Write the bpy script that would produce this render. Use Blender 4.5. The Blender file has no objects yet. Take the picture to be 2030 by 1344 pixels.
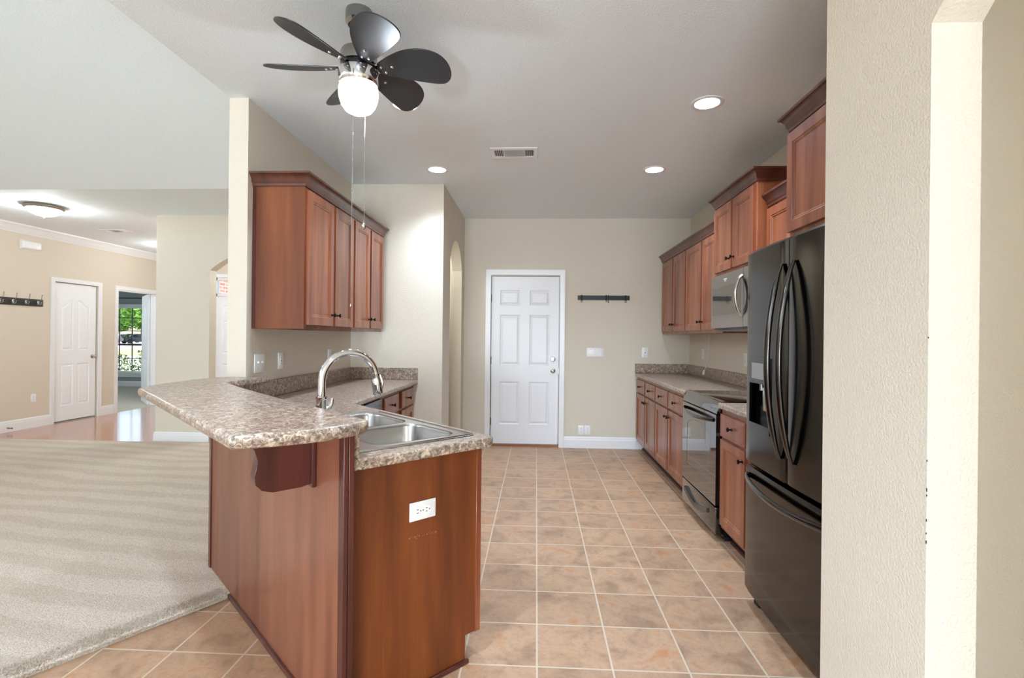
import bpy, bmesh, math, random
from mathutils import Vector, Matrix
from mathutils.geometry import tessellate_polygon
R2 = math.sqrt(2.0); PI = math.pi
C = bpy.context.scene.collection
SC = bpy.context.scene
random.seed(4)

# ------------------------------------------------------------------ camera
F_PX, CY, YAW, ROLL, CAMH = 1001.97, 668.7, 0.0479, 0.0108, 1.3253
cam = bpy.data.cameras.new('camera'); cam_o = bpy.data.objects.new('camera', cam); C.objects.link(cam_o)
cam.sensor_fit = 'HORIZONTAL'; cam.sensor_width = 36.0; cam.lens = F_PX * 36.0 / 2030.0
cam.shift_y = (CY - 672.0) / 2030.0; cam.clip_start = 0.02; cam.clip_end = 300
_F = Vector((-math.sin(YAW), math.cos(YAW), 0)); _R = Vector((math.cos(YAW), math.sin(YAW), 0)); _U = _R.cross(_F)
_c, _s = math.cos(ROLL), math.sin(ROLL)
_Rr = _R * _c + _U * _s; _Ur = _U * _c - _R * _s
cam_o.matrix_world = Matrix(((_Rr.x, _Ur.x, -_F.x, 0), (_Rr.y, _Ur.y, -_F.y, 0), (_Rr.z, _Ur.z, -_F.z, CAMH), (0, 0, 0, 1)))
SC.camera = cam_o

# ------------------------------------------------------------------ view, world, lights
vs = SC.view_settings
vs.view_transform = 'Standard'; vs.look = 'None'; vs.gamma = 1.0; vs.use_curve_mapping = False
vs.exposure = 0.60
w = bpy.data.worlds.new('world'); SC.world = w; w.use_nodes = True
nt = w.node_tree; nt.nodes.clear()
sky = nt.nodes.new('ShaderNodeTexSky'); sky.sky_type = 'NISHITA'; sky.sun_disc = False
sky.sun_elevation = math.radians(50); sky.sun_rotation = math.radians(250); sky.air_density = 1.0; sky.dust_density = 2.0
bg = nt.nodes.new('ShaderNodeBackground'); bg.inputs[1].default_value = 0.42
wo = nt.nodes.new('ShaderNodeOutputWorld'); nt.links.new(sky.outputs[0], bg.inputs[0]); nt.links.new(bg.outputs[0], wo.inputs[0])

def light(name, kind, loc, power, color=(1, 1, 1), rot=(0, 0, 0), **kw):
    d = bpy.data.lights.new(name, kind); d.energy = power; d.color = color
    for k, v in kw.items(): setattr(d, k, v)
    o = bpy.data.objects.new(name, d); o.location = loc; o.rotation_euler = rot; C.objects.link(o); return o
sun_o = light('sunlight', 'SUN', (20, -10, 30), 5.0, (1, .96, .9), angle=0.01)
sun_o.rotation_mode = 'QUATERNION'; sun_o.rotation_quaternion = Vector((-.5, .12, -.85)).to_track_quat('-Z', 'Y')
FILL_COOL = (0.80, 0.94, 1.10)
# fill lights added at the unseen openings behind the camera, tilted upward
light('patio_fill', 'AREA', (-4.3, -6.9, 1.45), 30, FILL_COOL, (math.radians(100), 0, 0), shape='RECTANGLE', size=4.2, size_y=2.3)
light('dining_fill', 'AREA', (-0.6, -6.9, 1.05), 400, FILL_COOL, (math.radians(140), 0, 0), shape='RECTANGLE', size=2.4, size_y=1.4)
WARM = (.94, 0.98, 1.0)
DOWNLIGHTS = [(-0.869, 4.329), (0.989, 4.358), (1.026, 3.136), (-0.831, 3.11)]
for (x, y) in DOWNLIGHTS + [(-0.83, .9), (-.83, -1.3), (.1, -1.6)]:   # the last three are unseen fills, added to even out the light
    light('downlight_and_fill_beam', 'SPOT', (x, y, 2.735), 60 if y > 2 else 110, (.80, .95, 1.16), spot_size=math.radians(132), spot_blend=1.0, shadow_soft_size=0.07)
light('fan_bulb', 'POINT', (-0.802, 2.215, 2.280), 4.5, (.86, .96, 1.08), shadow_soft_size=0.03)
light('hall_bulb', 'POINT', (-5.62, 5.50, 2.60), 13, WARM, shadow_soft_size=0.03)
light('foyer_bulb_and_fill', 'POINT', (-5.98, 8.05, 2.60), 9, WARM, shadow_soft_size=0.03)
light('foyer_bulb_and_fill', 'POINT', (-3.5, 7.4, 2.3), 36, WARM, shadow_soft_size=0.1)  # second foyer light is an added, unseen fill for the arch jamb
light('bedroom_fill', 'POINT', (-9.0, 8.0, 2.2), 60, (.92, .97, 1), shadow_soft_size=0.2)  # added unseen light that brightens the bedroom
light('passage_fill', 'POINT', (-1.4, 5.5, 2.4), 9, WARM, shadow_soft_size=0.1)  # unseen fill put inside the passage to lift the arch reveals
light('hallway_fill', 'POINT', (2.5, -1.6, 2.3), 50, WARM, shadow_soft_size=0.15)  # fill added out of view beyond the near arch

# ------------------------------------------------------------------ materials
def srgb(r, g, b):
    f = lambda c: (c/255/12.92) if c/255 <= .04045 else ((c/255+.055)/1.055)**2.4
    return (f(r), f(g), f(b), 1)
def mat(name, col, rough=.5, metal=0., spec=.5, coat=0., emis=None, bump=None, **kw):
    m = bpy.data.materials.new(name); m.use_nodes = True; n = m.node_tree; b = n.nodes['Principled BSDF']
    b.inputs['Base Color'].default_value = col; b.inputs['Roughness'].default_value = rough; b.inputs['Metallic'].default_value = metal
    b.inputs['Specular IOR Level'].default_value = spec; b.inputs['Coat Weight'].default_value = coat
    if coat: b.inputs['Coat Roughness'].default_value = kw.get('coat_rough', .1)
    if emis: b.inputs['Emission Color'].default_value = emis[0]; b.inputs['Emission Strength'].default_value = emis[1]
    if bump:
        sc, st, dist = bump
        tc = n.nodes.new('ShaderNodeTexCoord'); nz = n.nodes.new('ShaderNodeTexNoise'); nz.inputs['Scale'].default_value = sc; nz.inputs['Detail'].default_value = 3
        bp = n.nodes.new('ShaderNodeBump'); bp.inputs['Strength'].default_value = st; bp.inputs['Distance'].default_value = dist
        n.links.new(tc.outputs['Object'], nz.inputs['Vector']); n.links.new(nz.outputs[0], bp.inputs['Height']); n.links.new(bp.outputs[0], b.inputs['Normal'])
    return m
def N(n, t, **kw):
    x = n.nodes.new(t)
    for k, v in kw.items():
        if k in ('Scale', 'Detail', 'Roughness', 'Distortion', 'Strength', 'Distance', 'W'): x.inputs[k].default_value = v
        else: setattr(x, k, v)
    return x
def ramp(n, src, stops):
    r = n.nodes.new('ShaderNodeValToRGB'); e = r.color_ramp.elements
    while len(e) < len(stops): e.new(.5)
    for i, (p, c) in enumerate(stops): e[i].position = p; e[i].color = c
    n.links.new(src, r.inputs[0]); return r
def mapping(n, scale=(1, 1, 1), rot=(0, 0, 0), loc=(0, 0, 0)):
    tc = n.nodes.new('ShaderNodeTexCoord'); mp = n.nodes.new('ShaderNodeMapping')
    mp.inputs['Scale'].default_value = scale; mp.inputs['Rotation'].default_value = rot; mp.inputs['Location'].default_value = loc
    n.links.new(tc.outputs['Object'], mp.inputs[0]); return mp
def mix(n, a, b, fac, mode='MIX'):
    m = n.nodes.new('ShaderNodeMix'); m.data_type = 'RGBA'; m.blend_type = mode
    for idx, v in ((0, fac), (6, a), (7, b)):
        if hasattr(v, 'is_output') or hasattr(v, 'links'): n.links.new(v, m.inputs[idx])
        else: m.inputs[idx].default_value = v
    return m.outputs[2]

M = {}
M['wall'] = mat('wall_paint', srgb(221, 212, 194), .6, bump=(140, .7, .004))
M['wall_hall'] = mat('hall_wall_warm_lit', srgb(218, 206, 188), .6, bump=(140, .4, .004))  # peach tone holds the warm lamp light on these walls
M['wall_blue'] = mat('bedroom_wall_paint', srgb(150, 162, 166), .7)
M['ceiling'] = mat('ceiling_paint', srgb(240, 249, 253), .75, bump=(120, .5, .004))
M['white'] = mat('white_trim_paint', srgb(238, 238, 238), .3)
M['door_white'] = mat('white_door_paint', srgb(240, 242, 244), .35)
M['plate'] = mat('white_plastic', srgb(240, 240, 238), .3)
M['slot'] = mat('dark_slot', srgb(25, 25, 25), .6)
M['bronze'] = mat('dark_bronze', srgb(48, 34, 28), .32, .85)
M['chrome'] = mat('chrome', (.80, .80, .82, 1), .06, 1.)
M['nickel'] = mat('satin_nickel', (.55, .53, .50, 1), .22, 1.)
M['blackiron'] = mat('black_metal', srgb(40, 40, 40), .4, .3)
M['blackwood'] = mat('black_painted_wood', srgb(38, 38, 42), .4)
M['toe'] = mat('dark_toe_kick', srgb(60, 34, 26), .4)
M['fridge_side'] = mat('black_enamel', srgb(22, 22, 24), .25)
M['blackgloss'] = mat('gloss_black', srgb(12, 12, 13), .07, coat=.5)
M['glassblack'] = mat('black_glass', srgb(16, 15, 15), .04, spec=.9, coat=1., coat_rough=.02)
M['window_tint'] = mat('oven_window_glass', srgb(60, 57, 52), .05, spec=.9, coat=1., coat_rough=.02)
M['lens'] = mat('lamp_lens', (1, 1, 1, 1), .5, emis=((1, .98, .94, 1), 9.))
M['globe'] = mat('frosted_globe', (.9, .9, .9, 1), .25, emis=((1, .99, .97, 1), 1.6))
M['bowlglass'] = mat('lit_bowl_glass', (1, 1, 1, 1), .3, emis=((1, .98, .93, 1), 1.3))
M['shade_dark'] = mat('fan_blade_graphite', srgb(60, 61, 63), .36, .45)
M['blind'] = mat('white_blind', srgb(225, 230, 235), .5)
M['rubber'] = mat('black_rubber', srgb(20, 20, 20), .7)
M['concrete'] = mat('pale_concrete', srgb(205, 200, 192), .9, bump=(30, .3, .01))
M['grass'] = mat('lawn_grass', srgb(165, 160, 105), .95, bump=(60, .6, .03))
M['leaf'] = mat('leaf_green', srgb(95, 145, 45), .5); M['leaf_dark'] = mat('shrub_leaf', srgb(92, 125, 60), .5)
M['bark'] = mat('bark', srgb(90, 72, 58), .9)
M['car'] = mat('silver_car_paint', srgb(130, 138, 150), .25, .5); M['cardark'] = mat('dark_car_paint', srgb(50, 52, 60), .25, .4)
M['carglass'] = mat('car_glass', srgb(20, 24, 30), .05)
M['sash'] = mat('dark_sash', srgb(70, 72, 72), .5)
M['cord'] = mat('white_cord_plastic', srgb(232, 226, 212), .4)
M['fan_metal'] = mat('dark_polished_fan_metal', (.34, .33, .31, 1), .14, 1.)
M['hinge'] = mat('steel_hinge', (.35, .34, .33, 1), .35, 1.)
M['porcelain'] = mat('white_mark', srgb(235, 235, 232), .4)

def wood(name, dark, mid, light_, rough=.33, coat=.25, gscale=1.0, axis='Z'):
    m = bpy.data.materials.new(name); m.use_nodes = True; n = m.node_tree; b = n.nodes['Principled BSDF']
    sc = {'Z': (9, 9, .9), 'X': (.9, 9, 9), 'Y': (9, .9, 9)}[axis]
    mp = mapping(n, tuple(s*gscale for s in sc)); n1 = N(n, 'ShaderNodeTexNoise', Scale=1.2, Detail=4, Distortion=.4); n.links.new(mp.outputs[0], n1.inputs['Vector'])
    sc2 = {'Z': (160, 160, 5), 'X': (5, 160, 160), 'Y': (160, 5, 160)}[axis]
    mp2 = mapping(n, sc2); n2 = N(n, 'ShaderNodeTexNoise', Scale=1, Detail=3); n.links.new(mp2.outputs[0], n2.inputs['Vector'])
    r1 = ramp(n, n1.outputs[0], [(.32, dark), (.52, mid), (.70, light_)])
    r2 = ramp(n, n2.outputs[0], [(.35, (.80, .80, .80, 1)), (.65, (1.1, 1.1, 1.1, 1))])
    n.links.new(mix(n, r1.outputs[0], r2.outputs[0], .55, 'MULTIPLY'), b.inputs['Base Color'])
    b.inputs['Roughness'].default_value = rough; b.inputs['Coat Weight'].default_value = coat; b.inputs['Coat Roughness'].default_value = .2
    return m
M['cherry'] = wood('cherry_cabinet_wood', srgb(114, 59, 36), srgb(142, 79, 50), srgb(162, 98, 65))
M['veneer'] = wood('cherry_veneer_panel', srgb(92, 42, 10), srgb(116, 56, 16), srgb(134, 72, 24), .5, .0, .7)
M['veneer_bar_lit'] = wood('bar_veneer_lit_tone', srgb(112, 62, 42), srgb(138, 82, 58), srgb(154, 96, 70), .38, .25, .7)  # lighter, pinker veneer copy; light on the bar face put into colour
M['crown'] = wood('dark_crown_wood', srgb(72, 36, 24), srgb(90, 48, 34), srgb(104, 58, 42), .35, .2)
M['trimwood'] = wood('dark_edge_wood', srgb(66, 26, 20), srgb(84, 36, 28), srgb(100, 46, 36), .3, .3)

def laminate():
    m = bpy.data.materials.new('speckled_laminate'); m.use_nodes = True; n = m.node_tree; b = n.nodes['Principled BSDF']
    mp = mapping(n, (1, 1, 1)); n0 = N(n, 'ShaderNodeTexNoise', Scale=48, Detail=5, Roughness=.7, Distortion=1.4); n.links.new(mp.outputs[0], n0.inputs['Vector'])
    n1 = N(n, 'ShaderNodeTexNoise', Scale=9, Detail=3); n.links.new(mp.outputs[0], n1.inputs['Vector'])
    vo = N(n, 'ShaderNodeTexVoronoi', Scale=46); vo.feature = 'DISTANCE_TO_EDGE'
    dist = n.nodes.new('ShaderNodeMix'); dist.data_type = 'VECTOR'; dist.inputs[0].default_value = .06
    n.links.new(mp.outputs[0], dist.inputs[4]); n.links.new(n0.outputs[1], dist.inputs[5]); n.links.new(dist.outputs[1], vo.inputs['Vector'])
    base = ramp(n, n0.outputs[0], [(.38, srgb(52, 44, 41)), (.455, srgb(112, 94, 82)), (.52, srgb(152, 130, 112)), (.63, srgb(222, 204, 182))])
    tone = ramp(n, n1.outputs[0], [(.35, srgb(146, 110, 88)), (.65, srgb(156, 146, 132))])
    c1 = mix(n, base.outputs[0], tone.outputs[0], .22)
    vr = ramp(n, vo.outputs[0], [(0, (1, 1, 1, 1)), (.07, (0, 0, 0, 1))])
    vf = N(n, 'ShaderNodeMath', operation='MULTIPLY'); n.links.new(vr.outputs[0], vf.inputs[0]); vf.inputs[1].default_value = .45
    n.links.new(mix(n, c1, srgb(206, 190, 168), vf.outputs[0]), b.inputs['Base Color'])
    b.inputs['Roughness'].default_value = .32; b.inputs['Coat Weight'].default_value = .2; b.inputs['Coat Roughness'].default_value = .15
    return m
M['laminate'] = laminate()

def tile():
    m = bpy.data.materials.new('terracotta_floor_tile'); m.use_nodes = True; n = m.node_tree; b = n.nodes['Principled BSDF']
    T = .3032
    mp = mapping(n, (1, 1, 1), (0, 0, 0), (-.017 + T*20, -2.0385 + T*20, 0))
    br = n.nodes.new('ShaderNodeTexBrick'); br.offset = 0; br.squash = 1
    br.inputs['Scale'].default_value = 1; br.inputs['Brick Width'].default_value = T; br.inputs['Row Height'].default_value = T
    br.inputs['Mortar Size'].default_value = .0042; br.inputs['Mortar Smooth'].default_value = .1; br.inputs['Bias'].default_value = 0
    br.inputs['Color1'].default_value = (0, 0, 0, 1); br.inputs['Color2'].default_value = (1, 1, 1, 1); br.inputs['Mortar'].default_value = (.5, .5, .5, 1)
    n.links.new(mp.outputs[0], br.inputs['Vector'])
    wn = N(n, 'ShaderNodeTexWhiteNoise')
    vm = N(n, 'ShaderNodeVectorMath', operation='DIVIDE'); vm.inputs[1].default_value = (T, T, 1); n.links.new(mp.outputs[0], vm.inputs[0])
    fl = N(n, 'ShaderNodeVectorMath', operation='FLOOR'); n.links.new(vm.outputs[0], fl.inputs[0]); n.links.new(fl.outputs[0], wn.inputs['Vector'])
    off = N(n, 'ShaderNodeVectorMath', operation='MULTIPLY_ADD'); off.inputs[1].default_value = (7, 7, 7)
    n.links.new(wn.outputs['Color'], off.inputs[0]); n.links.new(mp.outputs[0], off.inputs[2])
    n1 = N(n, 'ShaderNodeTexNoise', Scale=6.5, Detail=6, Roughness=.62, Distortion=.5); n.links.new(off.outputs[0], n1.inputs['Vector'])
    n2 = N(n, 'ShaderNodeTexNoise', Scale=60, Detail=4, Roughness=.7); n.links.new(off.outputs[0], n2.inputs['Vector'])
    r1 = ramp(n, n1.outputs[0], [(.30, srgb(150, 120, 94)), (.45, srgb(176, 141, 111)), (.56, srgb(187, 152, 121)), (.70, srgb(184, 130, 88))])
    r2 = ramp(n, n2.outputs[0], [(.33, (.72, .70, .68, 1)), (.48, (1, 1, 1, 1))])
    c = mix(n, r1.outputs[0], r2.outputs[0], .6, 'MULTIPLY')
    hv = N(n, 'ShaderNodeHueSaturation'); mr = N(n, 'ShaderNodeMapRange'); mr.inputs[3].default_value = .9; mr.inputs[4].default_value = 1.08
    n.links.new(wn.outputs['Value'], mr.inputs[0]); n.links.new(mr.outputs[0], hv.inputs['Value']); n.links.new(c, hv.inputs['Color'])
    n.links.new(mix(n, hv.outputs[0], srgb(206, 188, 166), br.outputs['Fac']), b.inputs['Base Color'])
    b.inputs['Roughness'].default_value = .42
    inv = N(n, 'ShaderNodeMath', operation='MULTIPLY_ADD'); inv.inputs[1].default_value = -1; n.links.new(br.outputs['Fac'], inv.inputs[0])
    mm = N(n, 'ShaderNodeMath', operation='MULTIPLY'); mm.inputs[1].default_value = .25; n.links.new(n2.outputs[0], mm.inputs[0]); n.links.new(mm.outputs[0], inv.inputs[2])
    bp = N(n, 'ShaderNodeBump', Strength=.35, Distance=.003); n.links.new(inv.outputs[0], bp.inputs['Height']); n.links.new(bp.outputs[0], b.inputs['Normal'])
    return m
M['tile'] = tile()

def carpet(name, c0, c1, stripes=True):
    m = bpy.data.materials.new(name); m.use_nodes = True; n = m.node_tree; b = n.nodes['Principled BSDF']
    mp = mapping(n); n1 = N(n, 'ShaderNodeTexNoise', Scale=170, Detail=3, Roughness=.7); n.links.new(mp.outputs[0], n1.inputs['Vector'])
    r1 = ramp(n, n1.outputs[0], [(.32, c0), (.62, c1)]); c = r1.outputs[0]
    if stripes:  # vacuum tracks: sheen of the brushed pile put into the colour
        mw = mapping(n, (1, 1, 1), (0, 0, math.radians(8)))
        wv = N(n, 'ShaderNodeTexWave', Scale=1.35, Distortion=5.5, Detail=3); wv.bands_direction = 'Y'; wv.inputs['Detail Scale'].default_value = .7; n.links.new(mw.outputs[0], wv.inputs['Vector'])
        n3 = N(n, 'ShaderNodeTexNoise', Scale=1.3, Detail=2); n.links.new(mp.outputs[0], n3.inputs['Vector'])
        rw = ramp(n, wv.outputs[0], [(.30, (.90, .87, .83, 1)), (.62, (1.04, 1.04, 1.04, 1))])
        r3 = ramp(n, n3.outputs[0], [(.4, (.93, .91, .88, 1)), (.6, (1, 1, 1, 1))])
        c = mix(n, c, rw.outputs[0], .7, 'MULTIPLY'); c = mix(n, c, r3.outputs[0], .6, 'MULTIPLY')
    n.links.new(c, b.inputs['Base Color']); b.inputs['Roughness'].default_value = 1; b.inputs['Specular IOR Level'].default_value = .1
    b.inputs['Sheen Weight'].default_value = .2
    bp = N(n, 'ShaderNodeBump', Strength=.9, Distance=.008); n.links.new(n1.outputs[0], bp.inputs['Height']); n.links.new(bp.outputs[0], b.inputs['Normal'])
    return m
M['carpet'] = carpet('beige_carpet', srgb(184, 168, 148), srgb(246, 234, 216))
M['carpet_bed'] = carpet('bedroom_carpet', srgb(165, 160, 145), srgb(205, 200, 185), False)

def planks():
    m = bpy.data.materials.new('glossy_hardwood'); m.use_nodes = True; n = m.node_tree; b = n.nodes['Principled BSDF']
    mp = mapping(n, (1, 1, 1)); br = n.nodes.new('ShaderNodeTexBrick'); br.offset = .4
    for k, v in (('Scale', 1), ('Brick Width', 1.1), ('Row Height', .09), ('Mortar Size', .0012), ('Bias', 0)): br.inputs[k].default_value = v
    br.inputs['Color1'].default_value = srgb(176, 108, 72); br.inputs['Color2'].default_value = srgb(196, 128, 88); br.inputs['Mortar'].default_value = srgb(110, 62, 40)
    n.links.new(mp.outputs[0], br.inputs['Vector'])
    mg = mapping(n, (3, 60, 1)); ng = N(n, 'ShaderNodeTexNoise', Scale=1, Detail=3); n.links.new(mg.outputs[0], ng.inputs['Vector'])
    rg = ramp(n, ng.outputs[0], [(.3, (.8, .78, .75, 1)), (.7, (1.05, 1.05, 1.05, 1))])
    n.links.new(mix(n, br.outputs[0], rg.outputs[0], .6, 'MULTIPLY'), b.inputs['Base Color'])
    b.inputs['Roughness'].default_value = .2; b.inputs['Coat Weight'].default_value = .6; b.inputs['Coat Roughness'].default_value = .12
    return m
M['planks'] = planks()

def brick():
    m = bpy.data.materials.new('red_brick'); m.use_nodes = True; n = m.node_tree; b = n.nodes['Principled BSDF']
    mp = mapping(n, (1, 1, 1), (0, PI/2, PI/2)); br = n.nodes.new('ShaderNodeTexBrick')
    for k, v in (('Scale', 1), ('Brick Width', .21), ('Row Height', .075), ('Mortar Size', .008)): br.inputs[k].default_value = v
    br.inputs['Color1'].default_value = srgb(176, 112, 96); br.inputs['Color2'].default_value = srgb(196, 140, 122); br.inputs['Mortar'].default_value = srgb(235, 225, 215)
    tc = n.nodes.new('ShaderNodeTexCoord'); sx = n.nodes.new('ShaderNodeSeparateXYZ'); cx = n.nodes.new('ShaderNodeCombineXYZ')
    n.links.new(tc.outputs['Object'], sx.inputs[0]); n.links.new(sx.outputs[1], cx.inputs[0]); n.links.new(sx.outputs[2], cx.inputs[1]); n.links.new(cx.outputs[0], br.inputs['Vector'])
    n.links.new(br.outputs[0], b.inputs['Base Color']); b.inputs['Roughness'].default_value = .9
    return m
M['brick'] = brick()

def brushed(name, col, rough, axis, metal=1.):
    m = bpy.data.materials.new(name); m.use_nodes = True; n = m.node_tree; b = n.nodes['Principled BSDF']
    b.inputs['Base Color'].default_value = col; b.inputs['Metallic'].default_value = metal
    sc = [260, 260, 260]; sc['XYZ'.index(axis)] = 3
    mp = mapping(n, tuple(sc)); nz = N(n, 'ShaderNodeTexNoise', Scale=1, Detail=2); n.links.new(mp.outputs[0], nz.inputs['Vector'])
    mr = N(n, 'ShaderNodeMapRange'); mr.inputs[3].default_value = rough*.93; mr.inputs[4].default_value = rough*1.10
    n.links.new(nz.outputs[0], mr.inputs[0]); n.links.new(mr.outputs[0], b.inputs['Roughness'])
    return m
M['steel'] = mat('satin_sink_steel', (.50, .49, .47, 1), .27, 1.)
M['steel_mw'] = brushed('brushed_appliance_steel', (.42, .40, .38, 1), .30, 'X')
M['blacksteel'] = brushed('black_stainless', (.075, .072, .070, 1), .13, 'X')
M['handle_steel'] = brushed('dark_handle_steel', (.10, .095, .088, 1), .16, 'Z')
M['darksteel'] = brushed('dark_steel_front', (.14, .15, .17, 1), .25, 'X')
def glass_mat():
    m = bpy.data.materials.new('clear_glass'); m.use_nodes = True; b = m.node_tree.nodes['Principled BSDF']
    b.inputs['Base Color'].default_value = (1, 1, 1, 1); b.inputs['Roughness'].default_value = 0; b.inputs['Transmission Weight'].default_value = 1; b.inputs['IOR'].default_value = 1.1
    return m
M['glass'] = glass_mat()

# ------------------------------------------------------------------ mesh helpers
def nb(): return bmesh.new()
def box(bm, x0, x1, y0, y1, z0, z1, bev=0., seg=2):
    vs_ = [bm.verts.new(p) for p in ((x0,y0,z0),(x1,y0,z0),(x1,y1,z0),(x0,y1,z0),(x0,y0,z1),(x1,y0,z1),(x1,y1,z1),(x0,y1,z1))]
    fs = [bm.faces.new([vs_[i] for i in f]) for f in ((3,2,1,0),(4,5,6,7),(0,1,5,4),(1,2,6,5),(2,3,7,6),(3,0,4,7))]
    if bev:
        es = list({e for f in fs for e in f.edges}); bmesh.ops.bevel(bm, geom=es, offset=bev, segments=seg, profile=.5, affect='EDGES')
    return bm
def prism(bm, poly, z0, z1, holes=()):
    """polygon in xy (ccw) extruded in z, with optional holes"""
    loops = [list(poly)] + [list(h) for h in holes]
    allp = [p for l in loops for p in l]
    tris = tessellate_polygon([[Vector((p[0], p[1], 0)) for p in l] for l in loops])
    b = [bm.verts.new((p[0], p[1], z0)) for p in allp]; t = [bm.verts.new((p[0], p[1], z1)) for p in allp]
    if len(loops) == 1:
        bm.faces.new(t); bm.faces.new(b[::-1])
    else:
        for tr in tris: bm.faces.new([t[i] for i in tr]); bm.faces.new([b[i] for i in tr][::-1])
    k = 0
    for l in loops:
        n_ = len(l)
        for i in range(n_):
            j = (i+1) % n_; bm.faces.new((b[k+i], b[k+j], t[k+j], t[k+i]))
        k += n_
    bmesh.ops.recalc_face_normals(bm, faces=bm.faces)
    return bm
def lathe(bm, prof, seg=32, center=(0, 0, 0), axis='Z', caps=True):
    rings = []
    for (r, z) in prof:
        ring = []
        for i in range(seg):
            a = 2*PI*i/seg; x, y = r*math.cos(a), r*math.sin(a)
            p = {'Z': (x, y, z), 'Y': (x, z, y), 'X': (z, x, y)}[axis]
            ring.append(bm.verts.new((p[0]+center[0], p[1]+center[1], p[2]+center[2])))
        rings.append(ring)
    for a, b in zip(rings, rings[1:]):
        for i in range(seg): bm.faces.new((a[i], a[(i+1) % seg], b[(i+1) % seg], b[i]))
    if caps: bm.faces.new(rings[0][::-1]); bm.faces.new(rings[-1])
    bmesh.ops.recalc_face_normals(bm, faces=bm.faces)
    return bm
def tube(bm, pts, rad, seg=10, sx=1., sy=1., up=None):
    pts = [Vector(p) for p in pts]; rads = rad if isinstance(rad, (list, tuple)) else [rad]*len(pts)
    rings = []; prev = None
    for i, p in enumerate(pts):
        d = (pts[min(i+1, len(pts)-1)] - pts[max(i-1, 0)]).normalized()
        if prev is None:
            u = Vector(up) if up else (Vector((0, 0, 1)) if abs(d.z) < .9 else Vector((1, 0, 0)))
        else: u = prev
        u = (u - d*u.dot(d)).normalized(); v = d.cross(u); prev = u
        rings.append([bm.verts.new(p + u*math.cos(2*PI*k/seg)*rads[i]*sx + v*math.sin(2*PI*k/seg)*rads[i]*sy) for k in range(seg)])
    for a, b in zip(rings, rings[1:]):
        for k in range(seg): bm.faces.new((a[k], a[(k+1) % seg], b[(k+1) % seg], b[k]))
    bm.faces.new(rings[0][::-1]); bm.faces.new(rings[-1])
    bmesh.ops.recalc_face_normals(bm, faces=bm.faces)
    return bm
def offset_poly(pts, d):
    """inward offset of a ccw polygon"""
    n_ = len(pts); out = []
    for i in range(n_):
        p0, p1, p2 = Vector(pts[i-1]), Vector(pts[i]), Vector(pts[(i+1) % n_])
        a = (p1-p0).normalized(); b = (p2-p1).normalized()
        na = Vector((-a.y, a.x)); nb_ = Vector((-b.y, b.x)); m_ = na+nb_
        k = d/max(.35, (1+na.dot(nb_))); out.append((p1.x+m_.x*k, p1.y+m_.y*k))
    return out
def panel_slab(bm, w_, h_, t_, outlines, rings, x0=0., z0=0., y0=0.):
    """slab whose front faces -Y at y=y0 with moulded panels; rings=[(inset, depth)], depth>0 goes into the slab"""
    outer = [(0, 0), (w_, 0), (w_, h_), (0, h_)]
    loops = [outer] + [list(o) for o in outlines]; allp = [p for l in loops for p in l]
    tris = tessellate_polygon([[Vector((p[0], p[1], 0)) for p in l] for l in loops])
    V = lambda p, d: bm.verts.new((x0+p[0], y0+d, z0+p[1]))
    fv = [V(p, 0) for p in allp]
    for tr in tris: bm.faces.new([fv[i] for i in tr])
    k = 4
    for o in outlines:
        ring = fv[k:k+len(o)]; k += len(o); n_ = len(o)
        for (ins, dep) in rings:
            nr = [V(p, dep) for p in offset_poly(o, ins)]
            for i in range(n_): j = (i+1) % n_; bm.faces.new((ring[i], ring[j], nr[j], nr[i]))
            ring = nr
        bm.faces.new(ring)
    bk = [V(p, t_) for p in outer]; bm.faces.new(bk[::-1])
    for i in range(4): j = (i+1) % 4; bm.faces.new((fv[j], fv[i], bk[i], bk[j]))
    bmesh.ops.recalc_face_normals(bm, faces=bm.faces)
    return bm
def rect(x0, x1, z0, z1): return [(x0, z0), (x1, z0), (x1, z1), (x0, z1)]
def rrect(x0, x1, y0, y1, r, n_=6):
    pts = []
    for cx, cy, a0 in ((x1-r, y0+r, -90), (x1-r, y1-r, 0), (x0+r, y1-r, 90), (x0+r, y0+r, 180)):
        for i in range(n_+1):
            a = math.radians(a0+90*i/n_); pts.append((cx+r*math.cos(a), cy+r*math.sin(a)))
    return pts
def sweep(bm, path, prof, closed=False):
    """prof=[(out,z)] swept along an xy path; out is to the right of travel"""
    n_ = len(path); cols = []
    for i in range(n_):
        p = Vector(path[i])
        a = (p-Vector(path[i-1])).normalized() if (i > 0 or closed) else None
        b = (Vector(path[(i+1) % n_])-p).normalized() if (i < n_-1 or closed) else None
        if a is None: a = b
        if b is None: b = a
        na = Vector((a.y, -a.x)); nbv = Vector((b.y, -b.x)); m_ = (na+nbv)/(1+na.dot(nbv))
        cols.append([bm.verts.new((p.x+m_.x*o, p.y+m_.y*o, z)) for (o, z) in prof])
    for i in range(n_ if closed else n_-1):
        a, b = cols[i], cols[(i+1) % n_]
        for k in range(len(prof)):
            j = (k+1) % len(prof); bm.faces.new((a[k], a[j], b[j], b[k]))
    if not closed: bm.faces.new(cols[0]); bm.faces.new(cols[-1][::-1])
    bmesh.ops.recalc_face_normals(bm, faces=bm.faces)
    return bm
def smooth(me, deg=35):
    for p in me.polygons: p.use_smooth = True
    try: me.set_sharp_from_angle(angle=math.radians(deg))
    except Exception: pass

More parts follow.
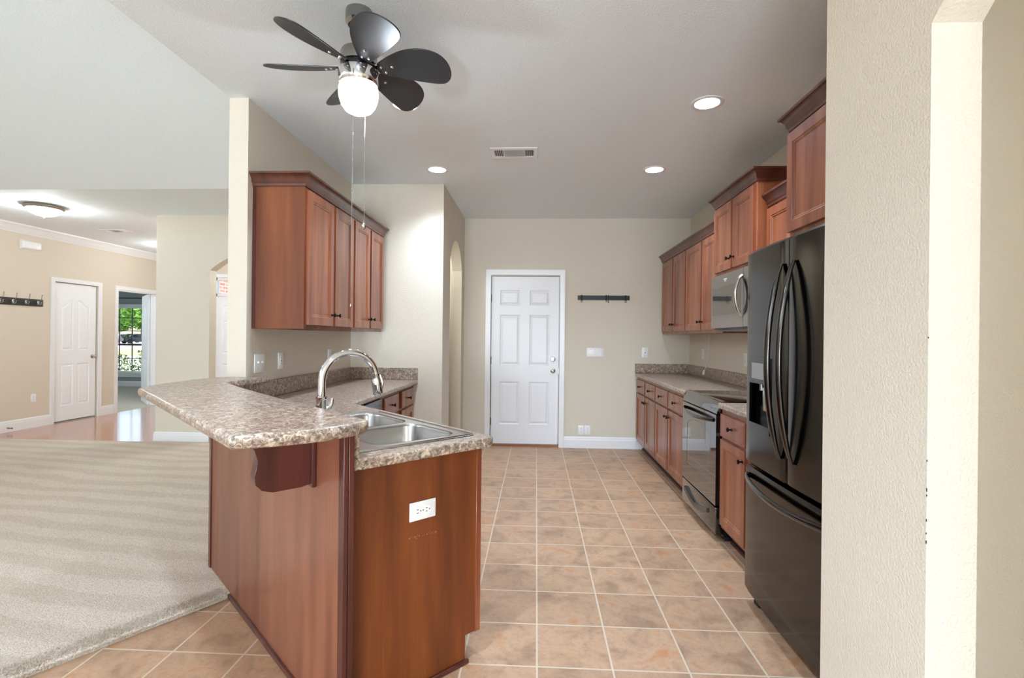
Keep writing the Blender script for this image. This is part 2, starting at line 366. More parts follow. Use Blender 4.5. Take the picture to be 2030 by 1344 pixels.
def obj(name, bm, m, parent=None, world=False, sm=True, bevel=None):
    if world and parent is not None: bmesh.ops.transform(bm, verts=bm.verts, matrix=Matrix.LocRotScale(parent.location, parent.rotation_euler, None).inverted())
    me = bpy.data.meshes.new(name); bm.to_mesh(me); bm.free(); me.materials.append(M[m] if isinstance(m, str) else m)
    if sm: smooth(me)
    o = bpy.data.objects.new(name, me); C.objects.link(o)
    if parent is not None: o.parent = parent
    if bevel:
        b = o.modifiers.new('bevel', 'BEVEL'); b.width = bevel[0]; b.segments = bevel[1]; b.limit_method = 'ANGLE'; b.angle_limit = math.radians(40)
        b.harden_normals = False
    return o
def tag(o, label, cat, group=None, kind=None):
    o['label'] = label; o['category'] = cat
    if group: o['group'] = group
    if kind: o['kind'] = kind
    return o
def thing(name, label, cat, loc=(0, 0, 0), rotz=0., group=None):
    o = bpy.data.objects.new(name, None); C.objects.link(o); o.location = loc; o.rotation_euler = (0, 0, rotz); o.empty_display_size = .1
    return tag(o, label, cat, group)
def struct(name, bm, m, parent=None, label=None, cat=None, sm=False, **kw):
    o = obj(name, bm, m, parent, sm=sm, **kw)
    if parent is None: o['kind'] = 'structure'; o['label'] = label; o['category'] = cat
    return o
def sroot(name, label, cat, loc, rotz=0.):
    o = thing(name, label, cat, loc, rotz); o['kind'] = 'structure'; return o
def copy_tree(o, parent=None):
    c = o.copy(); C.objects.link(c)
    if parent is not None: c.parent = parent
    for ch in list(o.children): copy_tree(ch, c)
    return c
def ST(s, t): return ((s+t)/R2, (s-t)/R2)

def arch_hole(a0, a1, z0, spring, top, n_=20):
    pts = [(a0, z0), (a1, z0), (a1, spring)]
    c = (a0+a1)/2; hw = (a1-a0)/2; h = top-spring; R = (hw*hw+h*h)/(2*h); th0 = math.asin(hw/R)
    for i in range(1, n_): th = th0*(1-2*i/n_); pts.append((c+R*math.sin(th), spring-(R-h)+R*math.cos(th)))
    pts.append((a0, spring)); return pts
def wall(name, axis, p0, p1, a0, a1, z0, z1, m, label, holes=()):
    """wall slab between p0 and p1 along axis; holes are (along,z) polygons"""
    bm = nb(); prism(bm, [(a0, z0), (a1, z0), (a1, z1), (a0, z1)], p0, p1, holes)
    for v in bm.verts:
        x, y, z = v.co
        v.co = (z, x, y) if axis == 'x' else (x, z, y)
    bmesh.ops.recalc_face_normals(bm, faces=bm.faces)
    return struct(name, bm, m, label=label, cat='wall')

CEIL = 2.768
# ------------------------------------------------------------------ floors and ceilings
bm = nb(); box(bm, -6.96, 3.4, -7.0, 6.14, -.04, 0); struct('floor', bm, 'tile', label='square tan ceramic floor tiles of the kitchen with pale grout', cat='floor')
bm = nb(); cp = [(-6.96, -5.72), (-1.9, 1.905), (-1.535, 2.457), (-1.52, 2.49), (-1.87, 2.83), (-1.886, 5.90), (-6.96, 5.88)]
# soft rolled carpet edge
vv = prism(bm, cp, -.02, .022)
o = struct('floor_living_carpet', bm, 'carpet', label='beige cut pile carpet of the living room left of the bar', cat='carpet', bevel=(.016, 4))
bm = nb(); box(bm, -6.96, -1.9, 5.88, 9.30, -.04, .004); struct('floor_hall', bm, 'planks', label='glossy reddish hardwood floor of the hall', cat='floor')
bm = nb(); box(bm, -13.5, -6.96, 5.5, 12.1, -.04, .006); struct('floor_bedroom', bm, 'carpet_bed', label='grey beige carpet seen through the open bedroom doorway', cat='carpet')
bm = nb(); box(bm, -1.875, 3.4, -7.0, 6.14, CEIL, CEIL+.06); struct('ceiling', bm, 'ceiling', label='flat white textured kitchen ceiling', cat='ceiling')
bm = nb(); box(bm, -6.96, -1.875, 4.87, 9.42, CEIL, CEIL+.06); struct('ceiling_hall', bm, 'ceiling', label='flat white hall ceiling beyond the vaulted part', cat='ceiling')
# vaulted living room ceiling
SL = .30; ZP = CEIL+SL*5.97
bm = nb()
prof = [(4.87, CEIL), (-1.1, ZP), (-7.1, CEIL), (-7.1, CEIL+.08), (-1.1, ZP+.08), (4.87, CEIL+.08)]
a = [bm.verts.new((-7.08, y, z)) for y, z in prof]; b = [bm.verts.new((-1.875, y, z)) for y, z in prof]
bm.faces.new(a); bm.faces.new(b[::-1])
for i in range(6): j = (i+1) % 6; bm.faces.new((a[i], a[j], b[j], b[i]))
bmesh.ops.recalc_face_normals(bm, faces=bm.faces)
struct('ceiling_vault', bm, 'ceiling', label='sloping vaulted ceiling over the living room', cat='ceiling')
bm = nb(); v = [bm.verts.new(p) for p in ((-1.80, 4.87, CEIL+.06), (-1.80, -1.1, ZP), (-1.80, -7.1, CEIL+.06), (-1.875, 4.87, CEIL+.06), (-1.875, -1.1, ZP), (-1.875, -7.1, CEIL+.06))]
bm.faces.new(v[:3]); bm.faces.new(v[3:][::-1])
for i in range(3): j = (i+1) % 3; bm.faces.new((v[i], v[j], v[3+j], v[3+i]))
bmesh.ops.recalc_face_normals(bm, faces=bm.faces)
struct('wall_gable', bm, 'wall', label='gable wall above the kitchen ceiling edge', cat='wall')
bm = nb(); box(bm, -13.5, -7.08, 5.5, 12.2, 2.6, 2.66); struct('ceiling_bedroom', bm, 'ceiling', label='white ceiling of the bedroom', cat='ceiling')

# ------------------------------------------------------------------ walls
DX0 = -.5436; DX1 = DX0+.8128; DZ = .03
wall('wall_back', 'y', 6.137, 6.26, -1.886, 1.95, 0, CEIL, 'wall', 'cream kitchen end wall with the white six panel door', [rect(DX0-.012, DX1+.012, .001, DZ+2.032+.012)])
wall('wall_right', 'x', 1.83, 1.95, 1.745, 6.137, 0, CEIL, 'wall', 'cream wall behind the range and fridge')
wall('wall_alcove', 'y', 1.63, 1.745, .975, 3.4, 0, CEIL, 'wall', 'cream wall seen through the arch right of the fridge')
wall('wall_arch', 'x', .90, 1.012, -7.0, 1.6295, 0, CEIL, 'wall', 'near cream wall with an arched opening at the right edge', [arch_hole(.20, 1.206, .001, 2.058, 2.27)])
wall('wall_left', 'x', -1.886, -1.766, 3.0, 4.86, 0, CEIL, 'wall', 'cream wall end and side wall carrying the left wall cabinets')
wall('wall_nook', 'y', 4.741, 4.86, -1.766, -.886, 0, CEIL, 'wall', 'cream return wall at the end of the left counter')
wall('wall_passage', 'x', -1.0, -.886, 4.86, 6.137, 0, CEIL, 'wall', 'narrow cream wall with a tall arched opening left of the door', [arch_hole(5.13, 5.935, .001, 2.10, 2.375)])
wall('wall_passage_far', 'x', -1.886, -1.80, 4.86, 6.137, 0, CEIL, 'wall', 'cream wall inside the arched passage')
wall('wall_living', 'x', -7.08, -6.96, -7.0, 9.42, 0, CEIL, 'wall_hall', 'beige living room wall with two doorways, toned as if warmly lit', [rect(6.98, 7.71, .001, 2.065), rect(8.09, 8.99, .001, 2.05)])
HW = 5.95
# hall wall with bullnosed left corner
bm = nb(); r_ = .02
holes = [arch_hole(-3.965, -2.55, .001, 2.10, 2.36)]
prism(bm, [(-4.63, 0), (-1.886, 0), (-1.886, CEIL), (-4.63, CEIL)], HW, HW+.13, holes)
for v in bm.verts: v.co = (v.co.x, v.co.z, v.co.y)
bmesh.ops.recalc_face_normals(bm, faces=bm.faces)
pts = [(-4.63, HW), (-4.63, HW+.13)] + [(-4.63-.03*math.sin(PI*i/8), HW+.065+.065*math.cos(PI*i/8)) for i in range(1, 8)]
prism(bm, pts, 0, CEIL)
struct('wall_hall', bm, 'wall', label='cream wall block between hall and foyer with rounded corner and arch', cat='wall', sm=True)
wall('wall_entry', 'y', 9.30, 9.42, -6.96, -1.9, 0, CEIL, 'wall_hall', 'foyer wall with the front door and transom', [rect(-6.08, -5.12, .001, 2.40)])
wall('wall_foyer', 'x', -2.5, -2.38, HW+.13, 9.30, 0, CEIL, 'wall_hall', 'foyer side wall')
wall('wall_rear', 'y', -7.12, -7.0, -7.08, 3.4, 0, CEIL, 'wall', 'wall behind the camera with large openings added to let light in', [rect(-6.4, -2.2, .3, 2.6), rect(-1.8, .6, .35, 2.55)])  # openings put in, and wall set back, to even the light
wall('wall_far_right', 'x', 3.4, 3.5, -7.0, 1.745, 0, CEIL, 'wall', 'wall of the hallway beyond the near arch')
WX0, WX1, WZ0, WZ1 = -10.74, -9.75, .35, 2.045
wall('wall_bedroom_window', 'y', 12.1, 12.22, -13.5, -6.98, 0, 2.66, 'wall_blue', 'blue grey bedroom wall with window', [rect(WX0, WX1, WZ0, WZ1)])
wall('wall_bedroom_left', 'x', -13.6, -13.5, 5.4, 12.2, 0, 2.66, 'wall_blue', 'blue grey bedroom side wall')
wall('wall_bedroom_near', 'y', 5.4, 5.5, -13.5, -7.08, 0, 2.66, 'wall_blue', 'blue grey bedroom near wall')
wall('wall_bedroom_door', 'x', -7.10, -7.082, 5.5, 9.42, 0, 2.66, 'wall_blue', 'blue grey bedroom face of the doorway wall', [rect(8.09, 8.99, .001, 2.05)])
wall('wall_porch', 'x', -7.10, -6.98, 9.42, 12.3, -.2, 3.0, 'brick', 'red brick porch wall seen through the front door transom')

# ------------------------------------------------------------------ trim
def baseboard(name, path, label, h=.135, t=.016):
    pr = [(0, 0), (t, 0), (t, h*.72), (t*.75, h*.78), (t*.7, h*.9), (t*.3, h), (0, h)]
    bm = nb(); sweep(bm, path, pr); return struct(name, bm, 'white', label=label, cat='baseboard')
baseboard('baseboard_back', [(.345, 6.137), (1.31, 6.137)][::1], 'white baseboard right of the kitchen door')
baseboard('baseboard_back_left', [(-.885, 6.137), (-.62, 6.137)], 'white baseboard left of the kitchen door')
baseboard('baseboard_living', [(-6.96, -7.0), (-6.96, 6.92)], 'white baseboard of the living room wall', .15)
baseboard('baseboard_living_short', [(-6.96, 7.77), (-6.96, 8.02)], 'short white baseboard between the two hall doors', .15)
baseboard('baseboard_hall', [(-4.655, HW+.12), (-4.66, HW+.04), (-4.635, HW), (-3.965, HW), (-3.965, HW+.13)][::1], 'white baseboard wrapping the hall wall corner', .13)
baseboard('baseboard_bedroom', [(-13.4, 12.1), (-7.2, 12.1)], 'white baseboard under the bedroom window', .14)
baseboard('baseboard_arch', [(.9, 1.6295), (.9, 1.206)], 'white baseboard at the near arch wall')
# crown on living wall
bm = nb(); cr = [(0, CEIL-.115), (.012, CEIL-.115), (.018, CEIL-.100), (.030, CEIL-.092), (.050, CEIL-.055), (.085, CEIL-.024), (.095, CEIL-.018), (.10, CEIL), (0, CEIL)]
sweep(bm, [(-6.96, 4.87), (-6.96, 9.30)], cr); struct('trim_1', bm, 'white', label='white crown moulding along the top of the living room wall', cat='moulding', sm=True)

def casing_prof(w_=.062, t_=.018): return [(0, 0), (0, -t_*.6), (w_*.15, -t_*.75), (w_*.3, -t_*.7), (w_*.75, -t_), (w_, -t_), (w_, 0)]
def casing(parent, w_, h_, cw=.062, t_=.018, bottom=0.):
    """U-shaped casing around an opening from x=0..w_, z=bottom..h_; protrudes to -Y"""
    bm = nb(); path = [(0, bottom), (0, h_), (w_, h_), (w_, bottom)]
    nrm = [Vector((-1, 0)), Vector((-1, 1)), Vector((1, 1)), Vector((1, 0))]
    cols = []
    for p, n_ in zip(path, nrm): cols.append([bm.verts.new((p[0]+n_.x*o, y, p[1]+n_.y*o)) for (o, y) in casing_prof(cw, t_)])
    for a, b in zip(cols, cols[1:]):
        for k in range(len(a)): j = (k+1) % len(a); bm.faces.new((a[k], a[j], b[j], b[k]))
    bm.faces.new(cols[0]); bm.faces.new(cols[-1][::-1]); bmesh.ops.recalc_face_normals(bm, faces=bm.faces)
    return obj('casing', bm, 'white', parent)
def jamb(parent, w_, h_, depth, y0=0.):
    bm = nb(); box(bm, 0, .012, y0, depth, 0, h_); box(bm, w_-.012, w_, y0, depth, 0, h_); box(bm, .012, w_-.012, y0, depth, h_-.012, h_)
    return obj('jamb', bm, 'white', parent)
RING_DOOR = [(.010, .007), (.018, .008), (.034, .002), (.040, .001)]
def six_panels(w_, h_):
    sx = w_/.8128; a0, a1, b0, b1 = .100*sx, .345*sx, .460*sx, .705*sx
    out = []
    for z0, z1 in ((.235, .755), (.955, 1.57), (1.685, 1.87)):
        for x0, x1 in ((a0, a1), (b0, b1)): out.append(rect(x0, x1, z0*h_/2.032, z1*h_/2.032))
    return out
def arch_panels(w_, h_):
    out = []; sx = w_/.70; a0, a1, b0, b1 = .11*sx, .315*sx, .385*sx, .59*sx
    for x0, x1 in ((a0, a1), (b0, b1)): out.append(rect(x0, x1, .22, .84))
    for (x0, x1, sgn) in ((a0, a1, 1), (b0, b1, -1)):
        top = []
        for f in (0, .24, .30, .36, .42, .48, .54, .60, .66, .72, .76, 1):
            s_ = (1-math.cos(PI*min(1, max(0, (f-.15)/.7))))/2
            if sgn < 0: s_ = 1-s_
            top.append((x0+(x1-x0)*f, 1.70+.10*s_))
        out.append([(x0, 1.04), (x1, 1.04)] + top[::-1])
    return out
def knob_part(parent, x, z, y=0., m='nickel', name='door_knob', r=.027):
    bm = nb(); lathe(bm, [(.031, 0), (.031, -.006), (.012, -.010), (.011, -.030), (.020, -.036), (r, -.048), (.025, -.060), (.012, -.066)], 20, (x, y, z), 'Y')
    return obj(name, bm, m, parent)
def hinges(parent, x, zs, y=0.):
    for z in zs:
        bm = nb(); lathe(bm, [(.006, -.045), (.006, .045)], 8, (x, y-.006, z)); box(bm, x-.002, x+.010, y-.003, y+.001, z-.044, z+.044); obj('hinge', bm, 'hinge', parent)

# kitchen exterior door (door_1)
d = sroot('door_1', 'white six panel door with two round knobs in the far kitchen wall', 'door', (DX0, 6.155, DZ))
bm = nb(); panel_slab(bm, .8128, 2.032, .040, six_panels(.8128, 2.032), RING_DOOR); obj('door_panel', bm, 'door_white', d, sm=False)
knob_part(d, .8128-.064, .895); 
bm = nb(); lathe(bm, [(.031, 0), (.031, -.012), (.026, -.020), (.010, -.022)], 20, (.8128-.064, 0, 1.035), 'Y'); box(bm, .8128-.064-.004, .8128-.064+.004, -.034, -.02, 1.022, 1.048); obj('deadbolt', bm, 'nickel', d)
hinges(d, -.006, (1.77, 1.01, .27))
bm = nb(); box(bm, -.012, .8248, -.02, .06, -.029, -.004); obj('threshold', bm, mat('wood_threshold', srgb(150, 100, 66), .4), d)
cs = casing(d, .8248+.012, 2.056, .062, .018, -DZ); cs.location = (-.012, -.018, 0)
bm = nb(); box(bm, .814, .822, -.016, .0, .86, .93); obj('strike_plate', bm, 'hinge', d)
bm = nb(); box(bm, -.0115, .016, .041, .075, -.029, 2.0435); box(bm, .797, .8243, .041, .075, -.029, 2.0435); box(bm, .016, .797, .041, .075, 2.018, 2.0435); obj('door_stop_strip', bm, 'white', d)
# closet door (door_2) on living wall: front faces +X -> rotz +90, local x -> +Y
d = sroot('door_2', 'closed white closet door with two arched top panels in the left wall', 'door', (-6.985, 6.9936, .02), PI/2)
bm = nb(); panel_slab(bm, .7035, 2.032, .035, arch_panels(.7035, 2.032), RING_DOOR); obj('door_panel', bm, 'door_white', d, sm=False)
knob_part(d, .7035-.06, .935); hinges(d, -.005, (1.80, 1.05, .30))
cs = casing(d, .73, 2.045, .06, .018, -.02); cs.location = (-.0135, -.025, 0)
bm = nb(); box(bm, -.013, .016, .036, .07, -.018, 2.044); box(bm, .688, .716, .036, .07, -.018, 2.044); box(bm, .016, .688, .036, .07, 2.016, 2.044); obj('door_stop_strip', bm, 'white', d)
# bedroom doorway + open leaf (door_3)
d = sroot('door_3', 'open white arched panel bedroom door swung into the blue grey bedroom', 'door', (-6.96, 8.09, 0), PI/2)
cs = casing(d, .90, 2.05, .06, .018, 0); jamb(d, .90, 2.05, .14)
bm = nb(); panel_slab(bm, .86, 2.032, .035, arch_panels(.86, 2.032), RING_DOOR)
bmesh.ops.translate(bm, verts=bm.verts, vec=(-.86, -.035, 0))
lp = obj('door_panel', bm, 'door_white', d, sm=False); lp.location = (.895, .15, .012); lp.rotation_euler = (0, 0, math.radians(-135))
knob_part(lp, -.80, .96, -.035)
# front door (door_4)
d = sroot('door_4', 'white front door with a transom pane showing red brick, seen through the hall arch', 'door', (-6.06, 9.33, .01))
bm = nb(); panel_slab(bm, .92, 2.03, .04, six_panels(.92, 2.03), RING_DOOR); obj('door_panel', bm, 'door_white', d, sm=False)
bm = nb(); box(bm, -.02, .94, -.01, .06, 2.035, 2.085); box(bm, -.02, .94, -.01, .06, 2.34, 2.39); box(bm, -.02, .0, -.01, .06, 0, 2.39); box(bm, .92, .94, -.01, .06, 0, 2.39); obj('door_frame', bm, 'white', d)
bm = nb(); box(bm, 0, .92, .02, .026, 2.085, 2.34); obj('transom_glass', bm, 'glass', d)
cs = casing(d, .96, 2.39, .06, .018, 0); cs.location = (-.02, -.03, 0)
knob_part(d, .85, .95)

# bedroom window
wn_ = sroot('window_1', 'bedroom window with dark grid bars looking onto trees and driveway', 'window', ((WX0), 12.1, WZ0))
W_ = WX1-WX0; H_ = WZ1-WZ0
bm = nb(); box(bm, 0, .03, 0, .11, 0, H_); box(bm, W_-.03, W_, 0, .11, 0, H_); box(bm, .03, W_-.03, 0, .11, H_-.03, H_); box(bm, .03, W_-.03, 0, .11, 0, .03)
obj('window_frame', bm, 'white', wn_)
bm = nb()
for i in (1, 2): box(bm, W_*i/3-.009, W_*i/3+.009, .05, .07, .03, H_-.03)
for f in (.205, .61, .80): box(bm, .03, W_-.03, .051, .069, H_*f-.009, H_*f+.009)
box(bm, .03, W_-.03, .04, .085, H_*.405-.02, H_*.405+.02); obj('window_grid', bm, 'sash', wn_)
bm = nb(); box(bm, .03, W_-.03, .058, .062, .03, H_-.03); obj('window_pane', bm, 'glass', wn_)
bm = nb(); box(bm, -.07, W_+.07, -.05, 0, -.03, .0); box(bm, -.05, W_+.05, -.018, 0, -.11, -.03); obj('window_sill', bm, 'white', wn_)
bm = nb(); box(bm, .01, W_-.01, -.05, .02, H_-.10, H_-.005); obj('window_blind', bm, 'blind', wn_)
cr_ = thing('curtain_rod', 'thin black curtain rod above the bedroom window', 'curtain rod', (-10.3, 12.02, 2.195))
bm = nb(); tube(bm, [(-1.0, 0, 0), (.9, 0, 0)], .010, 8); obj('rod', bm, 'blackiron', cr_)
for e_ in (-.74, .71): bm = nb(); box(bm, e_-.01, e_+.01, 0, .08, -.02, .02); obj('bracket', bm, 'blackiron', cr_)

# ------------------------------------------------------------------ outside
bm = nb(); box(bm, -160, 20, 12.3, 160, -.25, -.15); o = struct('floor_lawn', bm, 'grass', label='sunny lawn outside the bedroom window', cat='lawn')
bm = nb(); box(bm, -150, 0, 46, 82, -.15, -.13); box(bm, -60, 0, 17, 31, -.15, -.13); o = struct('floor_driveway', bm, 'concrete', label='pale concrete driveway outside the bedroom window', cat='driveway')
def leaves(bm, c, r, n_, s, rnd, flat=.8):
    for _ in range(n_):
        while True:
            p = Vector((rnd.uniform(-1, 1), rnd.uniform(-1, 1), rnd.uniform(-1, 1)))
            if .25 < p.length < 1: break
        p = Vector((c[0]+p.x*r[0], c[1]+p.y*r[1], c[2]+p.z*r[2]))
        u = Vector((rnd.gauss(0, 1), rnd.gauss(0, 1), rnd.gauss(0, 1))).normalized(); v = u.orthogonal().normalized(); k = s*rnd.uniform(.6, 1.3)
        q = [bm.verts.new(p+u*k), bm.verts.new(p+v*k*.5), bm.verts.new(p-u*k), bm.verts.new(p-v*k*.5)]
        bm.faces.new(q)
rnd = random.Random(7)
def tree(x, y, h, r, label, m='leaf'):
    t = thing('tree', label, 'tree', (x, y, -.15), 0, 'trees beyond the driveway')
    bm = nb(); tube(bm, [(0, 0, 0), (.1, 0, h*.3), (0, .1, h*.62)], [.16, .12, .06], 8); obj('trunk', bm, 'bark', t)
    bm = nb()
    for k in range(7):
        a = rnd.uniform(0, 6.28); leaves(bm, (math.cos(a)*r*.5, math.sin(a)*r*.5, h*rnd.uniform(.36, .8)), (r*.62, r*.62, r*.6), 1100, .30, rnd)
    obj('crown', bm, m, t, sm=False)
tree(-58.5, 66, 9.5, 4.6, 'bright green tree at the left in the bedroom window')
tree(-50.5, 64, 9.0, 4.2, 'bright green tree at the right in the bedroom window')
tree(-68.0, 84, 12.0, 6.0, 'taller green tree behind the driveway trees')
def shrub(x, y, h, r, label):
    t = thing('shrub', label, 'shrub', (x, y, -.15), 0, 'shrubs under the bedroom window')
    bm = nb()
    for k in range(5): tube(bm, [(0, 0, 0), (rnd.uniform(-.2, .2), rnd.uniform(-.1, .1), h*.8)], [.012, .005], 5)
    obj('stems', bm, 'bark', t)
    bm = nb(); leaves(bm, (0, 0, h*.55), (r, r*.7, h*.48), 700, .035, rnd); obj('foliage', bm, 'leaf_dark', t, sm=False)
shrub(-10.95, 12.78, .95, .36, 'leafy shrub at the left below the bedroom window'); shrub(-10.2, 12.8, 1.0, .36, 'leafy shrub at the right below the bedroom window')
def car(x, y, m, label, rz):
    t = thing('car', label, 'car', (x, y, -.14), rz, 'cars on the driveway')
    bm = nb(); pr = [(-2.1, .3), (2.1, .3), (2.15, .7), (1.2, .85), (.6, 1.35), (-1.0, 1.38), (-1.7, .9), (-2.1, .85)]
    a = [bm.verts.new((p[0], -.85, p[1])) for p in pr]; b = [bm.verts.new((p[0], .85, p[1])) for p in pr]
    bm.faces.new(a); bm.faces.new(b[::-1])
    for i in range(len(pr)): j = (i+1) % len(pr); bm.faces.new((a[i], a[j], b[j], b[i]))
    bmesh.ops.recalc_face_normals(bm, faces=bm.faces); obj('body', bm, m, t, bevel=(.08, 3))
    bm = nb(); box(bm, -1.0, .55, -.86, .86, .9, 1.28, .05); obj('window_glass', bm, 'carglass', t)
    for wx in (-1.35, 1.35):
        for wy in (-.80, .80): bm = nb(); lathe(bm, [(.32, -.09), (.32, .09)], 18, (wx, wy, .32), 'Y'); obj('wheel', bm, 'rubber', t)
car(-62.6, 74.0, 'car', 'silver car parked at the left beyond the bedroom window', 1.2)
car(-57.2, 70.0, 'cardark', 'dark car parked at the right beyond the bedroom window', 1.1)

# ------------------------------------------------------------------ cabinets
RING_CAB = [(.004, .0035), (.012, .0045), (.016, .009)]
def cab_knob(parent, x, z, y=-.02):
    bm = nb(); lathe(bm, [(.009, 0), (.009, -.003), (.0045, -.005), (.0045, -.014), (.009, -.018), (.0145, -.023), (.0145, -.027), (.008, -.031)], 14, (x, y, z), 'Y')
    return obj('knob', bm, 'bronze', parent)
def cab_door(parent, x0, x1, z0, z1, kx, kz, name='door', m='cherry', st=.052):
    bm = nb(); w_, h_ = x1-x0, z1-z0
    panel_slab(bm, w_, h_, .020, [rect(st, w_-st, st, h_-st)], RING_CAB, x0, z0, -.020)
    o = obj(name, bm, m, parent, sm=False)
    if kx is not None: cab_knob(o, kx, kz)
    return o
def cab_drawer(parent, x0, x1, z0, z1):
    bm = nb(); w_, h_ = x1-x0, z1-z0
    panel_slab(bm, w_, h_, .020, [rect(.012, w_-.012, .012, h_-.012)], [(.004, -.002)], x0, z0, -.020)
    o = obj('drawer', bm, 'cherry', parent, sm=False); cab_knob(o, (x0+x1)/2, (z0+z1)/2, -.022); return o
CROWN = [(0, -.012), (.008, -.012), (.010, .004), (.016, .010), (.020, .030), (.036, .052), (.046, .056), (.048, .068), (0, .068)]
def crown_bm(path, z): bm = nb(); sweep(bm, path, [(o_, z+zz) for o_, zz in CROWN]); return bm
def wall_cab(name_label, loc, rz, w_, d_, h_, doors, group, knobs_bottom=True, m_body='cherry'):
    t = thing('wall_cabinet', name_label, 'cabinet', loc, rz, group)
    bm = nb(); box(bm, 0, w_, 0, d_, 0, h_, .0015, 1); obj('carcass', bm, m_body, t)
    for (x0, x1, side) in doors:
        kx = {'l': x0+.028, 'r': x1-.028, None: None}[side]
        cab_door(t, x0, x1, .028, h_-.03, kx, .028+.075)
    return t
# left wall cabinets (front faces +X)
ZL, HL = 1.362, .895
a = wall_cab('cherry wall cabinet over the left counter, its bare side panel facing the camera', (-1.436, 3.058, ZL), PI/2, .80, .33, HL, [(.022, .407, 'r'), (.440, .785, 'l')], 'wall cabinets over the left counter', m_body='veneer')
bm = nb(); box(bm, -.004, -.0005, .31, .33, 0, HL); obj('edge_strip', bm, 'trimwood', a)
wall_cab('cherry wall cabinet over the left counter, farther one beside the return wall', (-1.436, 3.862, ZL), PI/2, .775, .33, HL, [(.022, .372, 'r'), (.408, .755, 'l')], 'wall cabinets over the left counter')
c = thing('crown_moulding', 'dark wood crown moulding on top of the left wall cabinets', 'moulding', (-1.45, 3.8, ZL+HL))
obj('moulding', crown_bm([(-1.766, 3.055), (-1.436, 3.055), (-1.436, 4.640), (-1.766, 4.640)], ZL+HL), 'crown', c, world=True)
# right wall cabinets (front faces -X, local x runs toward the camera)
ZR, HR = 1.380, .860
wall_cab('cherry double door wall cabinet in the far right corner', (1.50, 6.10, ZR), -PI/2, .975, .33, HR, [(.055, .500, 'r'), (.525, .965, 'l')], 'wall cabinets along the right wall')
wall_cab('cherry double door wall cabinet between the corner cabinet and the microwave', (1.50, 5.122, ZR), -PI/2, .975, .33, HR, [(.015, .475, 'r'), (.500, .960, 'l')], 'wall cabinets along the right wall')
c = thing('crown_moulding', 'dark wood crown moulding on the two far right wall cabinets', 'moulding', (1.5, 5.0, ZR+HR))
obj('moulding', crown_bm([(1.50, 6.125), (1.50, 4.150)], ZR+HR), 'crown', c, world=True)
t = wall_cab('tall cherry cabinet above the microwave', (1.43, 4.130, 1.820), -PI/2, .765, .40, .555, [(.018, .372, 'r'), (.400, .748, 'l')], 'wall cabinets along the right wall')
obj('crown', crown_bm([(1.83, 4.130), (1.43, 4.130), (1.43, 3.365), (1.83, 3.365)], 2.375), 'crown', t, world=True)
t = wall_cab('narrow cherry wall cabinet between the microwave and the fridge', (1.50, 3.362, ZR), -PI/2, .685, .33, .82, [(.02, .335, 'r'), (.350, .665, 'l')], 'wall cabinets along the right wall')
obj('crown', crown_bm([(1.50, 3.362), (1.50, 2.69)], ZR+.82), 'crown', t, world=True)
t = wall_cab('deep cherry cabinet above the black fridge', (1.30, 2.672, 1.850), -PI/2, .912, .53, .562, [(.004, .452, None), (.460, .908, None)], 'wall cabinets along the right wall')
obj('crown', crown_bm([(1.83, 2.672), (1.30, 2.672), (1.30, 1.76)], 1.862+.550), 'crown', t, world=True)

def base_cab(label, loc, rz, w_, d_, drawers, doors, group, toe=.07, h_=.872, ends=(False, False)):
    t = thing('base_cabinet', label, 'cabinet', loc, rz, group)
    bm = nb(); box(bm, 0, w_, 0, d_, .105, h_); obj('carcass', bm, 'cherry', t)
    bm = nb(); box(bm, 0, w_, toe, toe+.015, 0, .105); box(bm, 0, w_, toe-.010, toe, 0, .02); obj('toe_kick', bm, 'toe', t)
    for (x0, x1) in drawers: cab_drawer(t, x0, x1, .705, .848)
    for (x0, x1, side) in doors:
        kx = {'l': x0+.03, 'r': x1-.03}[side]
        cab_door(t, x0, x1, .135, .685, kx, .620)
    return t
XB = 1.215
base_cab('cherry base cabinet with two drawers in the far right corner', (XB, 6.10, 0), -PI/2, .975, .61, [(.035, .490), (.515, .965)], [(.035, .490, 'r'), (.515, .965, 'l')], 'base cabinets along the right wall')
base_cab('cherry base cabinet with two drawers directly beyond the range', (XB, 5.124, 0), -PI/2, .975, .61, [(.015, .475), (.500, .962)], [(.015, .475, 'r'), (.500, .962, 'l')], 'base cabinets along the right wall')
t = base_cab('narrow cherry base cabinet with one drawer between range and fridge', (XB, 3.352, 0), -PI/2, .640, .61, [(.025, .405)], [(.025, .405, 'r')], 'base cabinets along the right wall')
base_cab('cherry base cabinet with two drawers at the end of the left counter', (-1.16, 3.715, 0), PI/2, 1.02, .60, [(.060, .455), (.555, .965)], [(.060, .455, 'r'), (.555, .965, 'l')], 'base cabinets under the left counter')

# ------------------------------------------------------------------ countertops
LT = .038
def top_slab(t, name, poly, z0, z1, holes=(), bev=.010):
    bm = nb(); prism(bm, poly, z0, z1, holes); 
    return obj(name, bm, 'laminate', t, world=True, bevel=(bev, 3))
t = thing('countertop', 'speckled laminate countertop beyond the range in the far right corner', 'countertop', (1.5, 5.1, .874))
top_slab(t, 'slab', [(1.188, 4.135), (1.83, 4.135), (1.83, 6.137), (1.188, 6.137)], .876, .914)
bm = nb(); box(bm, 1.188, 1.83, 6.117, 6.137, .9145, 1.026, .003, 1); obj('backsplash', bm, 'laminate', t, world=True)
bm = nb(); box(bm, 1.810, 1.83, 4.135, 6.117, .9145, 1.026, .003, 1); obj('backsplash', bm, 'laminate', t, world=True)
t = thing('countertop', 'short speckled laminate countertop between range and fridge', 'countertop', (1.5, 3.0, .874))
top_slab(t, 'slab', [(1.188, 2.69), (1.83, 2.69), (1.83, 3.360), (1.188, 3.360)], .876, .914)
